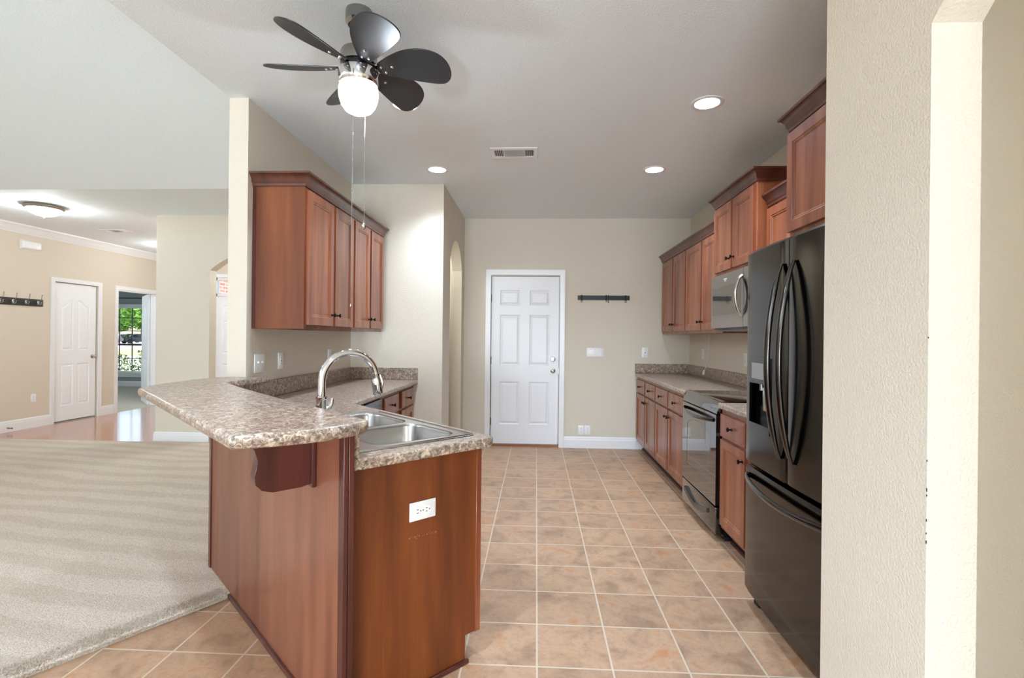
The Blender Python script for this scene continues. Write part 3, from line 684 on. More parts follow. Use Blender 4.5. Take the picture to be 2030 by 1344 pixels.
bm = nb(); box(bm, 1.810, 1.83, 2.69, 3.360, .9145, 1.026, .003, 1); obj('backsplash', bm, 'laminate', t, world=True)

# L-shaped sink counter: peninsula run (45 degrees) + left wall run
TE = -1.585; SB = .738; SF = 1.362; XL = -1.115
def st_at_x(s, x): return (x, s*R2-x)     # point on line s=const at given x
sink_hole_st = [(.845, -2.46), (1.28, -2.46), (1.28, -1.71), (.845, -1.71)]
poly = [ST(SB, TE), ST(SF-.025, TE), ST(SF, TE-.025), st_at_x(SF, XL), (XL, 4.741), (-1.766, 4.741), (-1.766, SB*R2+1.766)]
hole = [ST(*p) for p in sink_hole_st]
t = thing('countertop', 'speckled laminate sink countertop running along the peninsula and the left wall', 'countertop', (-1.3, 3.2, .874))
top_slab(t, 'slab', poly, .876, .914, [hole])
bm = nb(); box(bm, -1.766, -1.746, 3.0, 4.721, .9145, 1.026, .003, 1); obj('backsplash', bm, 'laminate', t, world=True)
bm = nb(); box(bm, -1.766, XL, 4.721, 4.741, .9145, 1.026, .003, 1); obj('backsplash', bm, 'laminate', t, world=True)
bm = nb(); prism(bm, [ST(SB, TE), ST(SB+.020, TE), (-1.746, (SB+.020)*R2+1.746), (-1.746, 3.0), (-1.766, 3.0), (-1.766, SB*R2+1.766)], .9145, 1.028); obj('backsplash', bm, 'laminate', t, world=True)

# raised bar top
bar = [(-.770, 1.240), (-.735, 1.262), (-.68, 1.292), (-.62, 1.336), (-.57, 1.385), (-.530, 1.445), (-.508, 1.505), (-.512, 1.540), (-.535, 1.560),
       (-.695, 1.714), (-1.026, 2.010), (-1.429, 2.404), (-1.650, 2.640), (-1.665, 2.70), (-1.640, 2.93), (-1.640, 3.03), (-1.665, 3.075), (-1.7635, 3.075), (-1.7635, 2.997), (-1.889, 2.997), (-1.93, 2.96),
       (-1.945, 2.80), (-1.945, 2.60), (-1.925, 2.42), (-1.885, 2.31), (-1.84, 2.262)]
t = thing('bar_top', 'raised speckled laminate breakfast bar top with rounded end', 'countertop', (-1.2, 1.9, 1.029))
top_slab(t, 'slab', bar, 1.029, 1.067, bev=.014)

# half wall clad with veneer, below the bar top
t = thing('bar_wall', 'cherry veneered half wall carrying the raised bar top', 'half wall', (-1.3, 2.2, 0))
fs = lambda tt: .672+.025*(tt+2.85)
P0 = ST(fs(-3.235), -3.235); PE = ST(fs(-1.575), -1.575)
bm = nb(); prism(bm, [P0, PE, ST(.733, -1.575), (-1.772, .733*R2+1.772), (-1.772, 2.985), (-1.880, 2.985)], 0, 1.028); obj('veneer_panel', bm, 'veneer_bar_lit', t, world=True)
def strip(t, name, pts, z0, z1, m='trimwood'): bm = nb(); prism(bm, pts, z0, z1); return obj(name, bm, m, t, world=True, bevel=(.002, 2))
dd = .006
strip(t, 'corner_trim', [ST(fs(-1.605)-dd, -1.605), ST(fs(-1.57)-dd, -1.568), ST(.714, -1.568), ST(.712, -1.575), ST(fs(-1.575), -1.576), ST(fs(-1.605), -1.605)], 0.02, 1.027)
strip(t, 'corner_trim', [ST(fs(-3.24)-dd, -3.245), ST(fs(-3.2)-dd, -3.21), ST(fs(-3.2), -3.21), ST(fs(-3.235), -3.235)], 0.02, 1.027)
strip(t, 'end_trim', [ST(.717, -1.570), ST(.736, -1.570), ST(.736, -1.576), ST(.717, -1.576)], .0, 1.027)
strip(t, 'shoe_moulding', [ST(fs(-3.24)-.013, -3.235), ST(fs(-1.56)-.013, -1.56), ST(fs(-1.56), -1.575), ST(fs(-3.235), -3.235)], 0.0, .018)
# corbel
c = thing('corbel', 'scrolled dark cherry corbel bracket under the bar top', 'bracket', (-.87, 1.80, .8))
tc_ = -1.835
pr = [(0, 1.028), (.255, 1.028), (.250, 1.004), (.235, .985), (.205, .965), (.185, .940), (.176, .905), (.180, .875), (.186, .850), (.180, .822), (.160, .800), (.125, .789), (.03, .789), (0, .795)]
sc_ = fs(tc_)
def corbel_bm(pr, t0, t1, s_base):
    bm = nb(); a = [bm.verts.new((*ST(s_base-p[0], t0), p[1])) for p in pr]; b = [bm.verts.new((*ST(s_base-p[0], t1), p[1])) for p in pr]
    bm.faces.new(a); bm.faces.new(b[::-1])
    for i in range(len(pr)): j = (i+1) % len(pr); bm.faces.new((a[i], a[j], b[j], b[i]))
    bmesh.ops.recalc_face_normals(bm, faces=bm.faces); return bm
obj('bracket', corbel_bm(pr, tc_-.022, tc_+.022, sc_-.014), 'trimwood', c, world=True, bevel=(.002, 2))
obj('mounting_plate', corbel_bm([(0, 1.028), (.014, 1.028), (.014, .785), (0, .785)], tc_-.042, tc_+.042, sc_-.001), 'trimwood', c, world=True, bevel=(.002, 2))

# sink base cabinet: end panel facing the camera at the right
t = thing('sink_cabinet', 'cherry sink base cabinet ending in a plain panel with an outlet', 'cabinet', (-.9, 2.3, 0))
TP = -1.64
def st_prism(poly_st, z0, z1): bm = nb(); prism(bm, [ST(*p) for p in poly_st], z0, z1); return bm
obj('carcass', st_prism([(.740, TP-.015), (1.300, TP-.015), (1.300, -2.86), (.740, -2.86)][::-1], .115, .700), 'cherry', t, world=True)
pp = [(.737, 0), (1.250, 0), (1.250, .112), (1.312, .112), (1.312, .876), (.737, .876)]
bm = nb(); a = [bm.verts.new((*ST(p[0], TP), p[1])) for p in pp]; b = [bm.verts.new((*ST(p[0], TP-.014), p[1])) for p in pp]
bm.faces.new(a); bm.faces.new(b[::-1])
for i in range(len(pp)): j = (i+1) % len(pp); bm.faces.new((a[i], a[j], b[j], b[i]))
bmesh.ops.recalc_face_normals(bm, faces=bm.faces); obj('end_panel', bm, 'veneer', t, world=True)
obj('toe_kick', st_prism([(1.235, TP-.015), (1.250, TP-.015), (1.250, -2.86), (1.235, -2.86)][::-1], 0, .115), 'toe', t, world=True)
obj('face_frame', st_prism([(1.300, TP+.002), (1.326, TP+.002), (1.326, -2.86), (1.300, -2.86)][::-1], .108, .876), 'cherry', t, world=True, bevel=(.0015, 1))
obj('end_post', st_prism([(.737, TP+.006), (.752, TP+.006), (.752, TP), (.737, TP)][::-1], .0, .876), 'trimwood', t, world=True)
obj('shoe_moulding', st_prism([(.740, TP), (.740, TP+.014), (1.262, TP+.014), (1.262, TP)], 0, .018), 'trimwood', t, world=True, bevel=(.004, 2))
rs_ = random.Random(5); bm = nb()
for i in range(26):
    f = rs_.random(); s0 = .985+.125*f; z0 = .574-.004*f+rs_.gauss(0, .0035); w0 = rs_.uniform(.0006, .0022); h0 = rs_.uniform(.0005, .0016)
    q = [bm.verts.new((*ST(s0+a, TP+.0007), z0+b)) for a, b in ((-w0, -h0), (w0, -h0*.4), (w0, h0), (-w0, h0*.6))]; bm.faces.new(q)
obj('scratch_marks', bm, mat('bare_wood_scratch', srgb(200, 160, 120), .7), t, world=True, sm=False)['kind'] = 'stuff'
# doors of the sink base, facing the range (+s); front plane faces direction d2
for (ta, tb, kx) in ((-2.06, -1.70, 'l'), (-2.45, -2.09, 'r')):
    bm = nb(); panel_slab(bm, tb-ta, .55, .018, [rect(.052, tb-ta-.052, .052, .498)], RING_CAB)
    o = obj('door', bm, 'cherry', t)
    # local x -> direction -d1 reversed so that -Y local points to +d2
    p = ST(1.346, ta); q = ST(1.346, tb)
    o.location = (q[0]-t.location.x, q[1]-t.location.y, .135)
    o.rotation_euler = (0, 0, math.radians(135))
    cab_knob(o, .03 if kx == 'l' else (tb-ta)-.03, .48, 0)

# island outlet (horizontal duplex) on the end panel
def plate_thing(name, label, loc, rz, w_=.070, h_=.114, kind='duplex', horizontal=False, cat='outlet', group=None, gang=1):
    t = thing(name, label, cat, loc, rz, group)
    if horizontal: w_, h_ = h_, w_
    bm = nb(); box(bm, -w_/2, w_/2, -.006, 0, -h_/2, h_/2, .0025, 2); obj('cover_plate', bm, 'plate', t)
    if kind == 'duplex':
        for k in (-1, 1):
            cx, cz = (k*.0195, 0) if horizontal else (0, k*.0195)
            bm = nb(); pts = rrect(-.0165, .0165, -.0135, .0135, .012, 5)
            a = [bm.verts.new((cx+(p[1] if horizontal else p[0]), -.006, cz+(p[0] if horizontal else p[1]))) for p in pts]
            b = [bm.verts.new((v.co.x, -.0082, v.co.z)) for v in a]
            bm.faces.new(b)
            for i in range(len(a)): j = (i+1) % len(a); bm.faces.new((a[i], a[j], b[j], b[i]))
            bmesh.ops.recalc_face_normals(bm, faces=bm.faces); r_ = obj('receptacle', bm, 'plate', t)
            bm = nb()
            for e in (-1, 1):
                if horizontal: box(bm, cx-.009, cx-.001, -.0086, -.008, e*.0062-.0012, e*.0062+.0012)
                else: box(bm, e*.0062-.0012, e*.0062+.0012, -.0086, -.008, cz, cz+.008)
            if horizontal: lathe(bm, [(.0024, -.0086), (.0024, -.008)], 10, (cx+.008, 0, 0), 'Y')
            else: lathe(bm, [(.0024, -.0086), (.0024, -.008)], 10, (0, 0, cz-.008), 'Y')
            bmesh.ops.translate(bm, verts=bm.verts, vec=(0, 0, 0)); obj('slots', bm, 'slot', r_)
        bm = nb(); lathe(bm, [(.003, -.0075), (.003, -.006)], 10, (0, 0, 0), 'Y'); obj('screw', bm, 'nickel', t)
    elif kind == 'switch':
        for g in range(gang):
            cx = (g-(gang-1)/2)*.046
            bm = nb(); box(bm, cx-.005, cx+.005, -.017, -.005, -.004+.004, .012, .001, 1); obj('toggle', bm, 'plate', t)
            for e_ in (-.030, .030): bm = nb(); lathe(bm, [(.0025, -.0072), (.0025, -.006)], 8, (cx, 0, e_), 'Y'); obj('screw', bm, 'nickel', t)
    elif kind == 'decora':
        bm = nb(); box(bm, -.0165, .0165, -.0095, -.005, -.033, .033, .001, 1); r_ = obj('receptacle', bm, 'plate', t)
        bm = nb()
        for cz in (-.02, .02):
            for e in (-1, 1): box(bm, e*.006-.001, e*.006+.001, -.010, -.0094, cz-.004, cz+.004)
        box(bm, -.006, .006, -.0102, -.0094, -.003, .003); obj('slots', bm, 'slot', r_)
    elif kind == 'coax':
        bm = nb(); lathe(bm, [(.006, -.014), (.006, -.006)], 10, (0, 0, 0), 'Y'); obj('jack', bm, 'nickel', t)
        for e_ in (-.042, .042): bm = nb(); lathe(bm, [(.003, -.0075), (.003, -.006)], 8, (0, 0, e_), 'Y'); obj('screw', bm, 'hinge', t)
    return t
px, py = ST(1.040, TP+.0005)
# plate normal is +d1 (0.707,-0.707): local -Y -> d1 means rotz=+45deg
plate_thing('outlet', 'white duplex outlet mounted sideways on the peninsula end panel', (px, py, .670), PI/4, horizontal=True, group=None)
plate_thing('light_switch', 'white double toggle switch plate on the left wall near its end', (-1.7655, 3.145, 1.143), PI/2, .117, .120, 'switch', cat='switch', gang=2)
plate_thing('outlet', 'white rectangular outlet on the left wall under the wall cabinets', (-1.7655, 3.414, 1.146), PI/2, kind='decora')
plate_thing('outlet', 'white outlet on the left wall behind the faucet arc', (-1.7655, 4.24, 1.15), PI/2)
plate_thing('light_switch', 'wide white triple switch plate on the far wall under the hook rail', (.711, 6.1365, 1.155), 0, .200, .108, 'switch', cat='switch', gang=3)
bm = nb(); box(bm, .045, .075, -.016, -.007, -.045, .048, .002, 1); o = obj('slide_dimmer', bm, 'plate', [x for x in C.objects if x.get('label', '').startswith('wide white triple')][0])
plate_thing('wall_jack', 'white cable jack plate on the far wall above the right counter', (1.305, 6.1365, 1.159), 0, .074, .118, 'coax', cat='wall plate')
plate_thing('outlet', 'left one of two white outlets low on the far wall', (.5525, 6.1365, .215), 0)
plate_thing('outlet', 'right one of two white outlets low on the far wall', (.6285, 6.1365, .215), 0)
plate_thing('outlet', 'white outlet on the right wall in the far corner above the counter', (1.8295, 5.635, 1.165), -PI/2)
plate_thing('outlet', 'white outlet on the right wall just beyond the fridge edge', (1.8295, 4.50, 1.152), -PI/2)
plate_thing('outlet', 'white outlet low on the beige living room wall', (-6.9595, 6.683, .412), PI/2)

# hanging cord
t = thing('power_cord', 'white power cord with plug hanging from the right wall cabinets', 'cord', (1.80, 5.40, 1.38))
bm = nb(); pts = [(.01, -.02, -.004), (.012, .0, -.06), (.012, .01, -.16), (.010, .03, -.27), (0, .055, -.35), (-.012, .062, -.385)]
tube(bm, pts, .0035, 8); tube(bm, [(.012, -.05, -.002), (.004, -.03, -.05), (.012, -.004, -.085)], .003, 6); obj('cable', bm, 'cord', t)
bm = nb(); tube(bm, [(-.012, .062, -.38), (-.018, .058, -.395), (-.024, .05, -.43)], [.006, .013, .011], 8); obj('plug', bm, 'cord', t)

# ------------------------------------------------------------------ sink and faucet
t = thing('kitchen_sink', 'double bowl stainless steel drop in sink in the peninsula counter', 'sink', (*ST(1.04, -2.085), .914), math.radians(-45))
# local frame: +x = d1 (towards the bar end), +y = d2 (towards the range)
def rloops(bm, loops_z):
    rings = [[bm.verts.new((p[0], p[1], z)) for p in l] for l, z in loops_z]
    for a, b in zip(rings, rings[1:]):
        n_ = len(a)
        for i in range(n_): j = (i+1) % n_; bm.faces.new((a[i], a[j], b[j], b[i]))
    return rings
bowls = [(.022, .372, -.155, .222), (-.372, -.012, -.155, .222)]
X0, X1, Y0, Y1 = -.420, .420, -.265, .272
outer = rrect(X0, X1, Y0, Y1, .02, 4); hl = [rrect(b_[0], b_[1], b_[2], b_[3], .07, 7) for b_ in bowls]
bm = nb(); prism(bm, outer, .0005, .005, [h[::1] for h in hl]); deck = obj('deck', bm, 'steel', t, bevel=(.0018, 2))
bm = nb(); rings = [outer, offset_poly(outer, .004), offset_poly(outer, .010), offset_poly(outer, .014)]
rloops(bm, [(rings[0], .001), (rings[1], .009), (rings[2], .009), (rings[3], .0045)]); bmesh.ops.recalc_face_normals(bm, faces=bm.faces); obj('rim', bm, 'steel', t)
for k, (b_, h) in enumerate(zip(bowls, hl)):
    bm = nb(); r4 = rloops(bm, [(h, .0055), (offset_poly(h, .004), .003), (offset_poly(h, .007), -.006), (offset_poly(h, .018), -.150), (offset_poly(h, .030), -.172), (offset_poly(h, .055), -.182)])
    bm.faces.new(r4[-1]); bmesh.ops.recalc_face_normals(bm, faces=bm.faces)
    for f in bm.faces: f.normal_flip()
    o = obj('basin', bm, 'steel', t, sm=True); smooth(o.data, 60)
    cx = (b_[0]+b_[1])/2; bm = nb(); lathe(bm, [(.042, -.1815), (.040, -.178), (.030, -.180), (.008, -.186)], 24, (cx, .035, 0)); obj('drain', bm, 'chrome', o)
# faucet
t = thing('faucet', 'chrome gooseneck pull down faucet standing at the sink behind the bar', 'faucet', (*ST(.813, -2.045), .924), math.radians(-45))
bm = nb(); lathe(bm, [(.026, 0), (.026, .006), (.0225, .010), (.0225, .135), (.0235, .138), (.0235, .150), (.016, .152)], 32); 
H0 = .205
obj('base', bm, 'chrome', t)
bm = nb(); R_ = .120; zc = .210
pts = [(0, 0, .14), (0, 0, .19), (0, 0, zc)] + [(0, R_-R_*math.cos(PI*i/24), zc+R_*math.sin(PI*i/24)) for i in range(1, 25)]
th = PI*.92
pts = [(0, 0, .14), (0, 0, .19), (0, 0, zc)] + [(0, R_-R_*math.cos(th*i/24), zc+R_*math.sin(th*i/24)) for i in range(1, 25)]
tube(bm, pts, .0155, 24, up=(1, 0, 0)); obj('spout', bm, 'chrome', t)
e = Vector(pts[-1]); dirv = (Vector(pts[-1])-Vector(pts[-2])).normalized()
dirv = Vector((0, .16, -1)).normalized()
bm = nb(); tube(bm, [e, e+dirv*.012, e+dirv*.016, e+dirv*.030, e+dirv*.062, e+dirv*.092, e+dirv*.097], [.0175, .0175, .0160, .0195, .0225, .0225, .019], 24, up=(1, 0, 0)); hd = obj('spray_head', bm, 'chrome', t)
bm = nb(); q = e+dirv*.03+Vector((0, .021, .0)); tube(bm, [q+Vector((0, -.004, .02)), q+Vector((0, .004, .0)), q+Vector((0, .006, -.02)), q+Vector((0, .004, -.05))], [.004, .008, .009, .006], 12, sx=1.2, up=(1, 0, 0)); obj('spray_button', bm, 'chrome', hd)
bm = nb(); tube(bm, [(.008, .016, .102), (.012, .028, .108), (.013, .036, .122), (.012, .040, .144)], [.012, .011, .009, .006], 12); obj('lever', bm, 'chrome', t)

# ------------------------------------------------------------------ dishwasher
t = thing('dishwasher', 'dark steel dishwasher under the left counter beside the peninsula', 'dishwasher', (-1.16, 3.09, 0), PI/2)
bm = nb(); box(bm, 0, .60, 0, .55, .10, .865); obj('body', bm, 'fridge_side', t)
bm = nb(); box(bm, .003, .597, -.028, 0, .12, .745, .004, 2); obj('door', bm, 'darksteel', t)
bm = nb(); box(bm, .003, .597, -.028, 0, .752, .862, .004, 2); obj('control_panel', bm, 'darksteel', t)
bm = nb(); box(bm, 0, .60, .05, .07, 0, .10); obj('kick_plate', bm, 'fridge_side', t)

# ------------------------------------------------------------------ range
t = thing('range', 'black slide in electric range with glass cooktop and curved handle', 'stove', (1.205, 4.128, 0), -PI/2)
W_ = .760
bm = nb(); box(bm, .002, W_-.002, .03, .62, .03, .895); obj('body', bm, 'fridge_side', t)
bm = nb(); box(bm, -.001, W_+.001, .02, .615, .897, .917, .004, 2)
ck = obj('cooktop', bm, 'glassblack', t)
bm = nb()
for (x, y, r) in ((.2, .18, .10), (.55, .18, .08), (.2, .45, .08), (.55, .45, .10)):
    for rr in (r, r*.62):
        pts_o = [(x+rr*math.cos(2*PI*i/40), y+rr*math.sin(2*PI*i/40)) for i in range(40)]; pts_i = [(x+(rr-.002)*math.cos(2*PI*i/40), y+(rr-.002)*math.sin(2*PI*i/40)) for i in range(40)]
        a = [bm.verts.new((p[0], p[1], .9176)) for p in pts_o]; b = [bm.verts.new((p[0], p[1], .9176)) for p in pts_i]
        for i in range(40): j = (i+1) % 40; bm.faces.new((a[i], a[j], b[j], b[i]))
obj('burner_rings', bm, 'hinge', ck)
bm = nb(); a = [(0, .895), (0, .917), (0, .923)]
pr = [(.03, .835), (-.018, .835), (-.020, .845), (.004, .912), (.012, .920), (.04, .920), (.04, .835)]
va = [bm.verts.new((0, p[0], p[1])) for p in pr]; vb = [bm.verts.new((W_, p[0], p[1])) for p in pr]
bm.faces.new(va); bm.faces.new(vb[::-1])
for i in range(len(pr)): j = (i+1) % len(pr); bm.faces.new((va[i], va[j], vb[j], vb[i]))
bmesh.ops.recalc_face_normals(bm, faces=bm.faces); obj('control_panel', bm, 'glassblack', t, bevel=(.002, 2))
# oven door with arched window
win = [(.12, .14), (.64, .14), (.64, .42)] + [(.38+.26*math.cos(PI*i/14), .42+.075*math.sin(PI*i/14)) for i in range(1, 14)] + [(.12, .42)]
bm = nb(); panel_slab(bm, W_-.008, .595, .045, [win], [(.002, .0015)], .004, .235, -.022); dr = obj('oven_door', bm, 'glassblack', t)
bm = nb(); pts = [(.004+p[0], .235+p[1]) for p in offset_poly(win, .004)]; va = [bm.verts.new((p[0], -.0208, p[1])) for p in pts]; bm.faces.new(va)
bmesh.ops.recalc_face_normals(bm, faces=bm.faces); obj('oven_window', bm, 'window_tint', dr)
def bow(bm, x0, x1, z, y, out, rz_, ry, n_=16, dz=0., vertical=False):
    pts = []
    for i in range(n_+1):
        f = i/n_; b_ = math.sin(PI*f)
        pts.append((x0+(x1-x0)*f, y-out*b_**.6, z+dz*b_) if not vertical else (z+dz*b_, y-out*b_**.6, x0+(x1-x0)*f))
    tube(bm, pts, 1., 12, sx=rz_, sy=ry, up=(0, 0, 1) if not vertical else (1, 0, 0))
bm = nb(); bow(bm, .05, W_-.05, .790, -.024, .048, .013, .008, dz=-.012); obj('handle', bm, 'blackgloss', dr)
bm = nb(); box(bm, .004, W_-.004, -.020, .03, .045, .222, .004, 2); dw = obj('drawer', bm, 'glassblack', t)
bm = nb()
n_ = 16
up_ = [(.10+.52*i/n_, .175-.045*math.sin(PI*i/n_)) for i in range(n_+1)]; lo_ = [(.10+.52*i/n_, .148-.050*math.sin(PI*i/n_)) for i in range(n_+1)]
va = [bm.verts.new((p[0], -.034, p[1])) for p in up_]; vb = [bm.verts.new((p[0], -.036, p[1])) for p in lo_]; vc = [bm.verts.new((p[0], -.019, p[1]+.004)) for p in up_]; vd = [bm.verts.new((p[0], -.019, p[1]-.004)) for p in lo_]
for i in range(n_):
    bm.faces.new((va[i], va[i+1], vb[i+1], vb[i])); bm.faces.new((vc[i], vc[i+1], va[i+1], va[i])); bm.faces.new((vb[i], vb[i+1], vd[i+1], vd[i]))
bm.faces.new((va[0], vb[0], vd[0], vc[0])); bm.faces.new((va[-1], vc[-1], vd[-1], vb[-1]))
bmesh.ops.recalc_face_normals(bm, faces=bm.faces); obj('handle', bm, 'darksteel', dw)
bm = nb(); box(bm, .02, W_-.02, .05, .5, 0, .03); obj('base', bm, 'rubber', t)

# ------------------------------------------------------------------ microwave
t = thing('microwave', 'stainless over the range microwave with curved silver handle', 'microwave', (1.43, 4.128, 1.402), -PI/2)
HM = .415
bm = nb(); box(bm, .002, .758, 0, .395, 0, HM, .002, 1); obj('body', bm, 'fridge_side', t)
bm = nb(); panel_slab(bm, .616, HM-.012, .028, [rect(.022, .585, .095, .315)], [(.003, .002)], .001, .012, -.028); dr = obj('door', bm, 'steel_mw', t, bevel=None)
bm = nb(); box(bm, .026, .583, -.0272, -.0262, .110, .324); obj('window', bm, 'window_tint', dr)
bm = nb(); bow(bm, .085, .365, .596, -.026, .048, .015, .010, vertical=True); obj('handle', bm, 'nickel', dr)
bm = nb(); box(bm, .620, .758, -.028, 0, .012, HM, .003, 1); cpn = obj('control_panel', bm, 'steel_mw', t)
bm = nb(); box(bm, .632, .748, -.0295, -.028, .10, .335); obj('keypad', bm, 'glassblack', cpn)
bm = nb(); rr = random.Random(3)
for row, (n1, z_, h_) in enumerate(((7, .372, .008), (4, .360, .006))):
    x = .262+row*.012
    for i in range(n1):
        w2 = rr.choice((.004, .006, .0075)); box(bm, x, x+w2, -.0286, -.0279, z_, z_+h_*rr.choice((.7, 1))); x += w2+.003
obj('brand_mark', bm, 'porcelain', dr)
bm = nb(); box(bm, .03, .73, .02, .38, -.012, 0); obj('vent_grille', bm, 'darksteel', t)

# ------------------------------------------------------------------ refrigerator
t = thing('refrigerator', 'black stainless french door refrigerator with bowed handles and water dispenser', 'refrigerator', (1.128, 2.642, 0), -PI/2)
W_ = .892
bm = nb(); box(bm, .004, W_-.004, .03, .690, .055, 1.745, .004, 2); obj('cabinet', bm, 'fridge_side', t)
FY = lambda x: -.055-.014*(1-((x-W_/2)/(W_/2))**2)          # bulged front plane
def bulged(bm, x0, x1, z0, z1, yb=.026, pocket=None, nx=12):
    xs = sorted(set([x0+(x1-x0)*i/nx for i in range(nx+1)] + ([pocket[0], pocket[1]] if pocket else [])))
    zs = sorted(set([z0, z0+.012, z1-.012, z1] + ([pocket[2], pocket[3]] if pocket else [])))
    V = {}
    for i, x in enumerate(xs):
        for j, z in enumerate(zs):
            y = FY(x)
            if j in (0, len(zs)-1): y += .010
            if i in (0, len(xs)-1): y += .006
            V[i, j] = bm.verts.new((x, y, z))
    B = {}
    for i, x in enumerate(xs):
        for j in (0, len(zs)-1): B[i, j] = bm.verts.new((x, yb, zs[j]))
    for j in range(1, len(zs)-1):
        for i in (0, len(xs)-1): B[i, j] = bm.verts.new((xs[i], yb, zs[j]))
    for i in range(len(xs)-1):
        for j in range(len(zs)-1):
            if pocket and xs[i] >= pocket[0]-1e-6 and xs[i+1] <= pocket[1]+1e-6 and zs[j] >= pocket[2]-1e-6 and zs[j+1] <= pocket[3]+1e-6: continue
            bm.faces.new((V[i, j], V[i+1, j], V[i+1, j+1], V[i, j+1]))
    I, J = len(xs)-1, len(zs)-1
    for i in range(I):
        bm.faces.new((V[i, 0], B[i, 0], B[i+1, 0], V[i+1, 0])); bm.faces.new((V[i, J], V[i+1, J], B[i+1, J], B[i, J]))
    for j in range(J):
        bm.faces.new((V[0, j], V[0, j+1], B[0, j+1], B[0, j])); bm.faces.new((V[I, j], B[I, j], B[I, j+1], V[I, j+1]))
    bmesh.ops.recalc_face_normals(bm, faces=bm.faces)
PK = (.095, .290, .925, 1.120)
bm = nb(); bulged(bm, .002, .4515, .708, 1.765, pocket=PK); dl = obj('door', bm, 'blacksteel', t); smooth(dl.data, 25)
bm = nb(); bulged(bm, .4565, W_-.002, .708, 1.765); d2 = obj('door', bm, 'blacksteel', t); smooth(d2.data, 25)
bm = nb(); bulged(bm, .002, W_-.002, .062, .692); dz_ = obj('freezer_drawer', bm, 'blacksteel', t); smooth(dz_.data, 25)
# dispenser
bm = nb(); fr = [(.080, FY(.080)), (.305, FY(.305))]
xs = [.080+.225*i/8 for i in range(9)]
def strip_z(bm, xa, xb, zt, zb, off, dep=.02, nx=8):
    """curved band following the door front"""
    xs_ = [xa+(xb-xa)*i/nx for i in range(nx+1)]
    f = [[bm.verts.new((x, FY(x)-off, zb(x))) for x in xs_], [bm.verts.new((x, FY(x)-off, zt(x))) for x in xs_]]
    k = [[bm.verts.new((x, FY(x)+dep, zb(x))) for x in xs_], [bm.verts.new((x, FY(x)+dep, zt(x))) for x in xs_]]
    for i in range(nx):
        bm.faces.new((f[0][i], f[0][i+1], f[1][i+1], f[1][i])); bm.faces.new((f[1][i], f[1][i+1], k[1][i+1], k[1][i])); bm.faces.new((k[0][i], k[0][i+1], f[0][i+1], f[0][i]))
        bm.faces.new((k[1][i], k[1][i+1], k[0][i+1], k[0][i]))
    bm.faces.new((f[0][0], f[1][0], k[1][0], k[0][0])); bm.faces.new((f[0][-1], k[0][-1], k[1][-1], f[1][-1]))
    bmesh.ops.recalc_face_normals(bm, faces=bm.faces)
arc = lambda x: .006*(1-((x-.1925)/.1125)**2)
bm = nb()
strip_z(bm, .080, .305, lambda x: 1.240+arc(x), lambda x: 1.120, .006)
strip_z(bm, .080, .305, lambda x: .925, lambda x: .890-arc(x), .006)
strip_z(bm, .080, .098, lambda x: 1.120, lambda x: .925, .006, nx=1); strip_z(bm, .287, .305, lambda x: 1.120, lambda x: .925, .006, nx=1)
ds = obj('dispenser', bm, M['blacksteel'], dl)
bm = nb(); strip_z(bm, .105, .282, lambda x: 1.215, lambda x: 1.140, .0085, .0); obj('display', bm, mat('dispenser_display', srgb(150, 150, 148), .25), ds)
bm = nb()
yb = -.005
box(bm, PK[0], PK[1], yb, yb+.004, PK[2], PK[3]); box(bm, PK[0]-.001, PK[0]+.002, -.075, yb, PK[2], PK[3]); box(bm, PK[1]-.002, PK[1]+.001, -.075, yb, PK[2], PK[3]); box(bm, PK[0], PK[1], -.075, yb, PK[3]-.002, PK[3]+.001); box(bm, PK[0], PK[1], -.075, yb, PK[2]-.001, PK[2]+.002)
obj('dispenser_cavity', bm, 'blackgloss', ds)
bm = nb(); box(bm, .180, .225, -.050, -.040, .990, 1.100, .003, 2); lathe(bm, [(.010, 1.085), (.010, 1.118)], 12, (.175, -.050, 0)); obj('paddle', bm, 'nickel', ds)
# handles
def fridge_handle(x, parent):
    bm = nb(); n_ = 22; pts = []; rs = []
    for i in range(n_+1):
        f = i/n_; b_ = math.sin(PI*f)
        pts.append((x, FY(x)+.004-.010-.060*b_**.75, .815+.84*f)); rs.append(.55+.45*min(1, b_*2.2))
    tube(bm, pts, rs, 16, sx=.0190, sy=.0120, up=(1, 0, 0)); return obj('handle', bm, 'handle_steel', parent)
fridge_handle(.412, dl); fridge_handle(.515, d2)
bm = nb(); n_ = 22; pts = []
for i in range(n_+1):
    f = i/n_; x = .045+(W_-.09)*f; b_ = math.sin(PI*f); pts.append((x, FY(x)-.004-.048*b_**.6, .650-.020*b_))
tube(bm, pts, 1., 14, sx=.014, sy=.010, up=(0, 0, 1)); obj('handle', bm, 'blackgloss', dz_)
bm = nb(); box(bm, .03, W_-.03, -.010, .03, .012, .056, .003, 1); obj('base_grille', bm, 'rubber', t)
for x in (.04, W_-.09):
    bm = nb(); box(bm, x, x+.05, -.02, .06, 0, .056, .004, 1); obj('foot', bm, 'rubber', t)

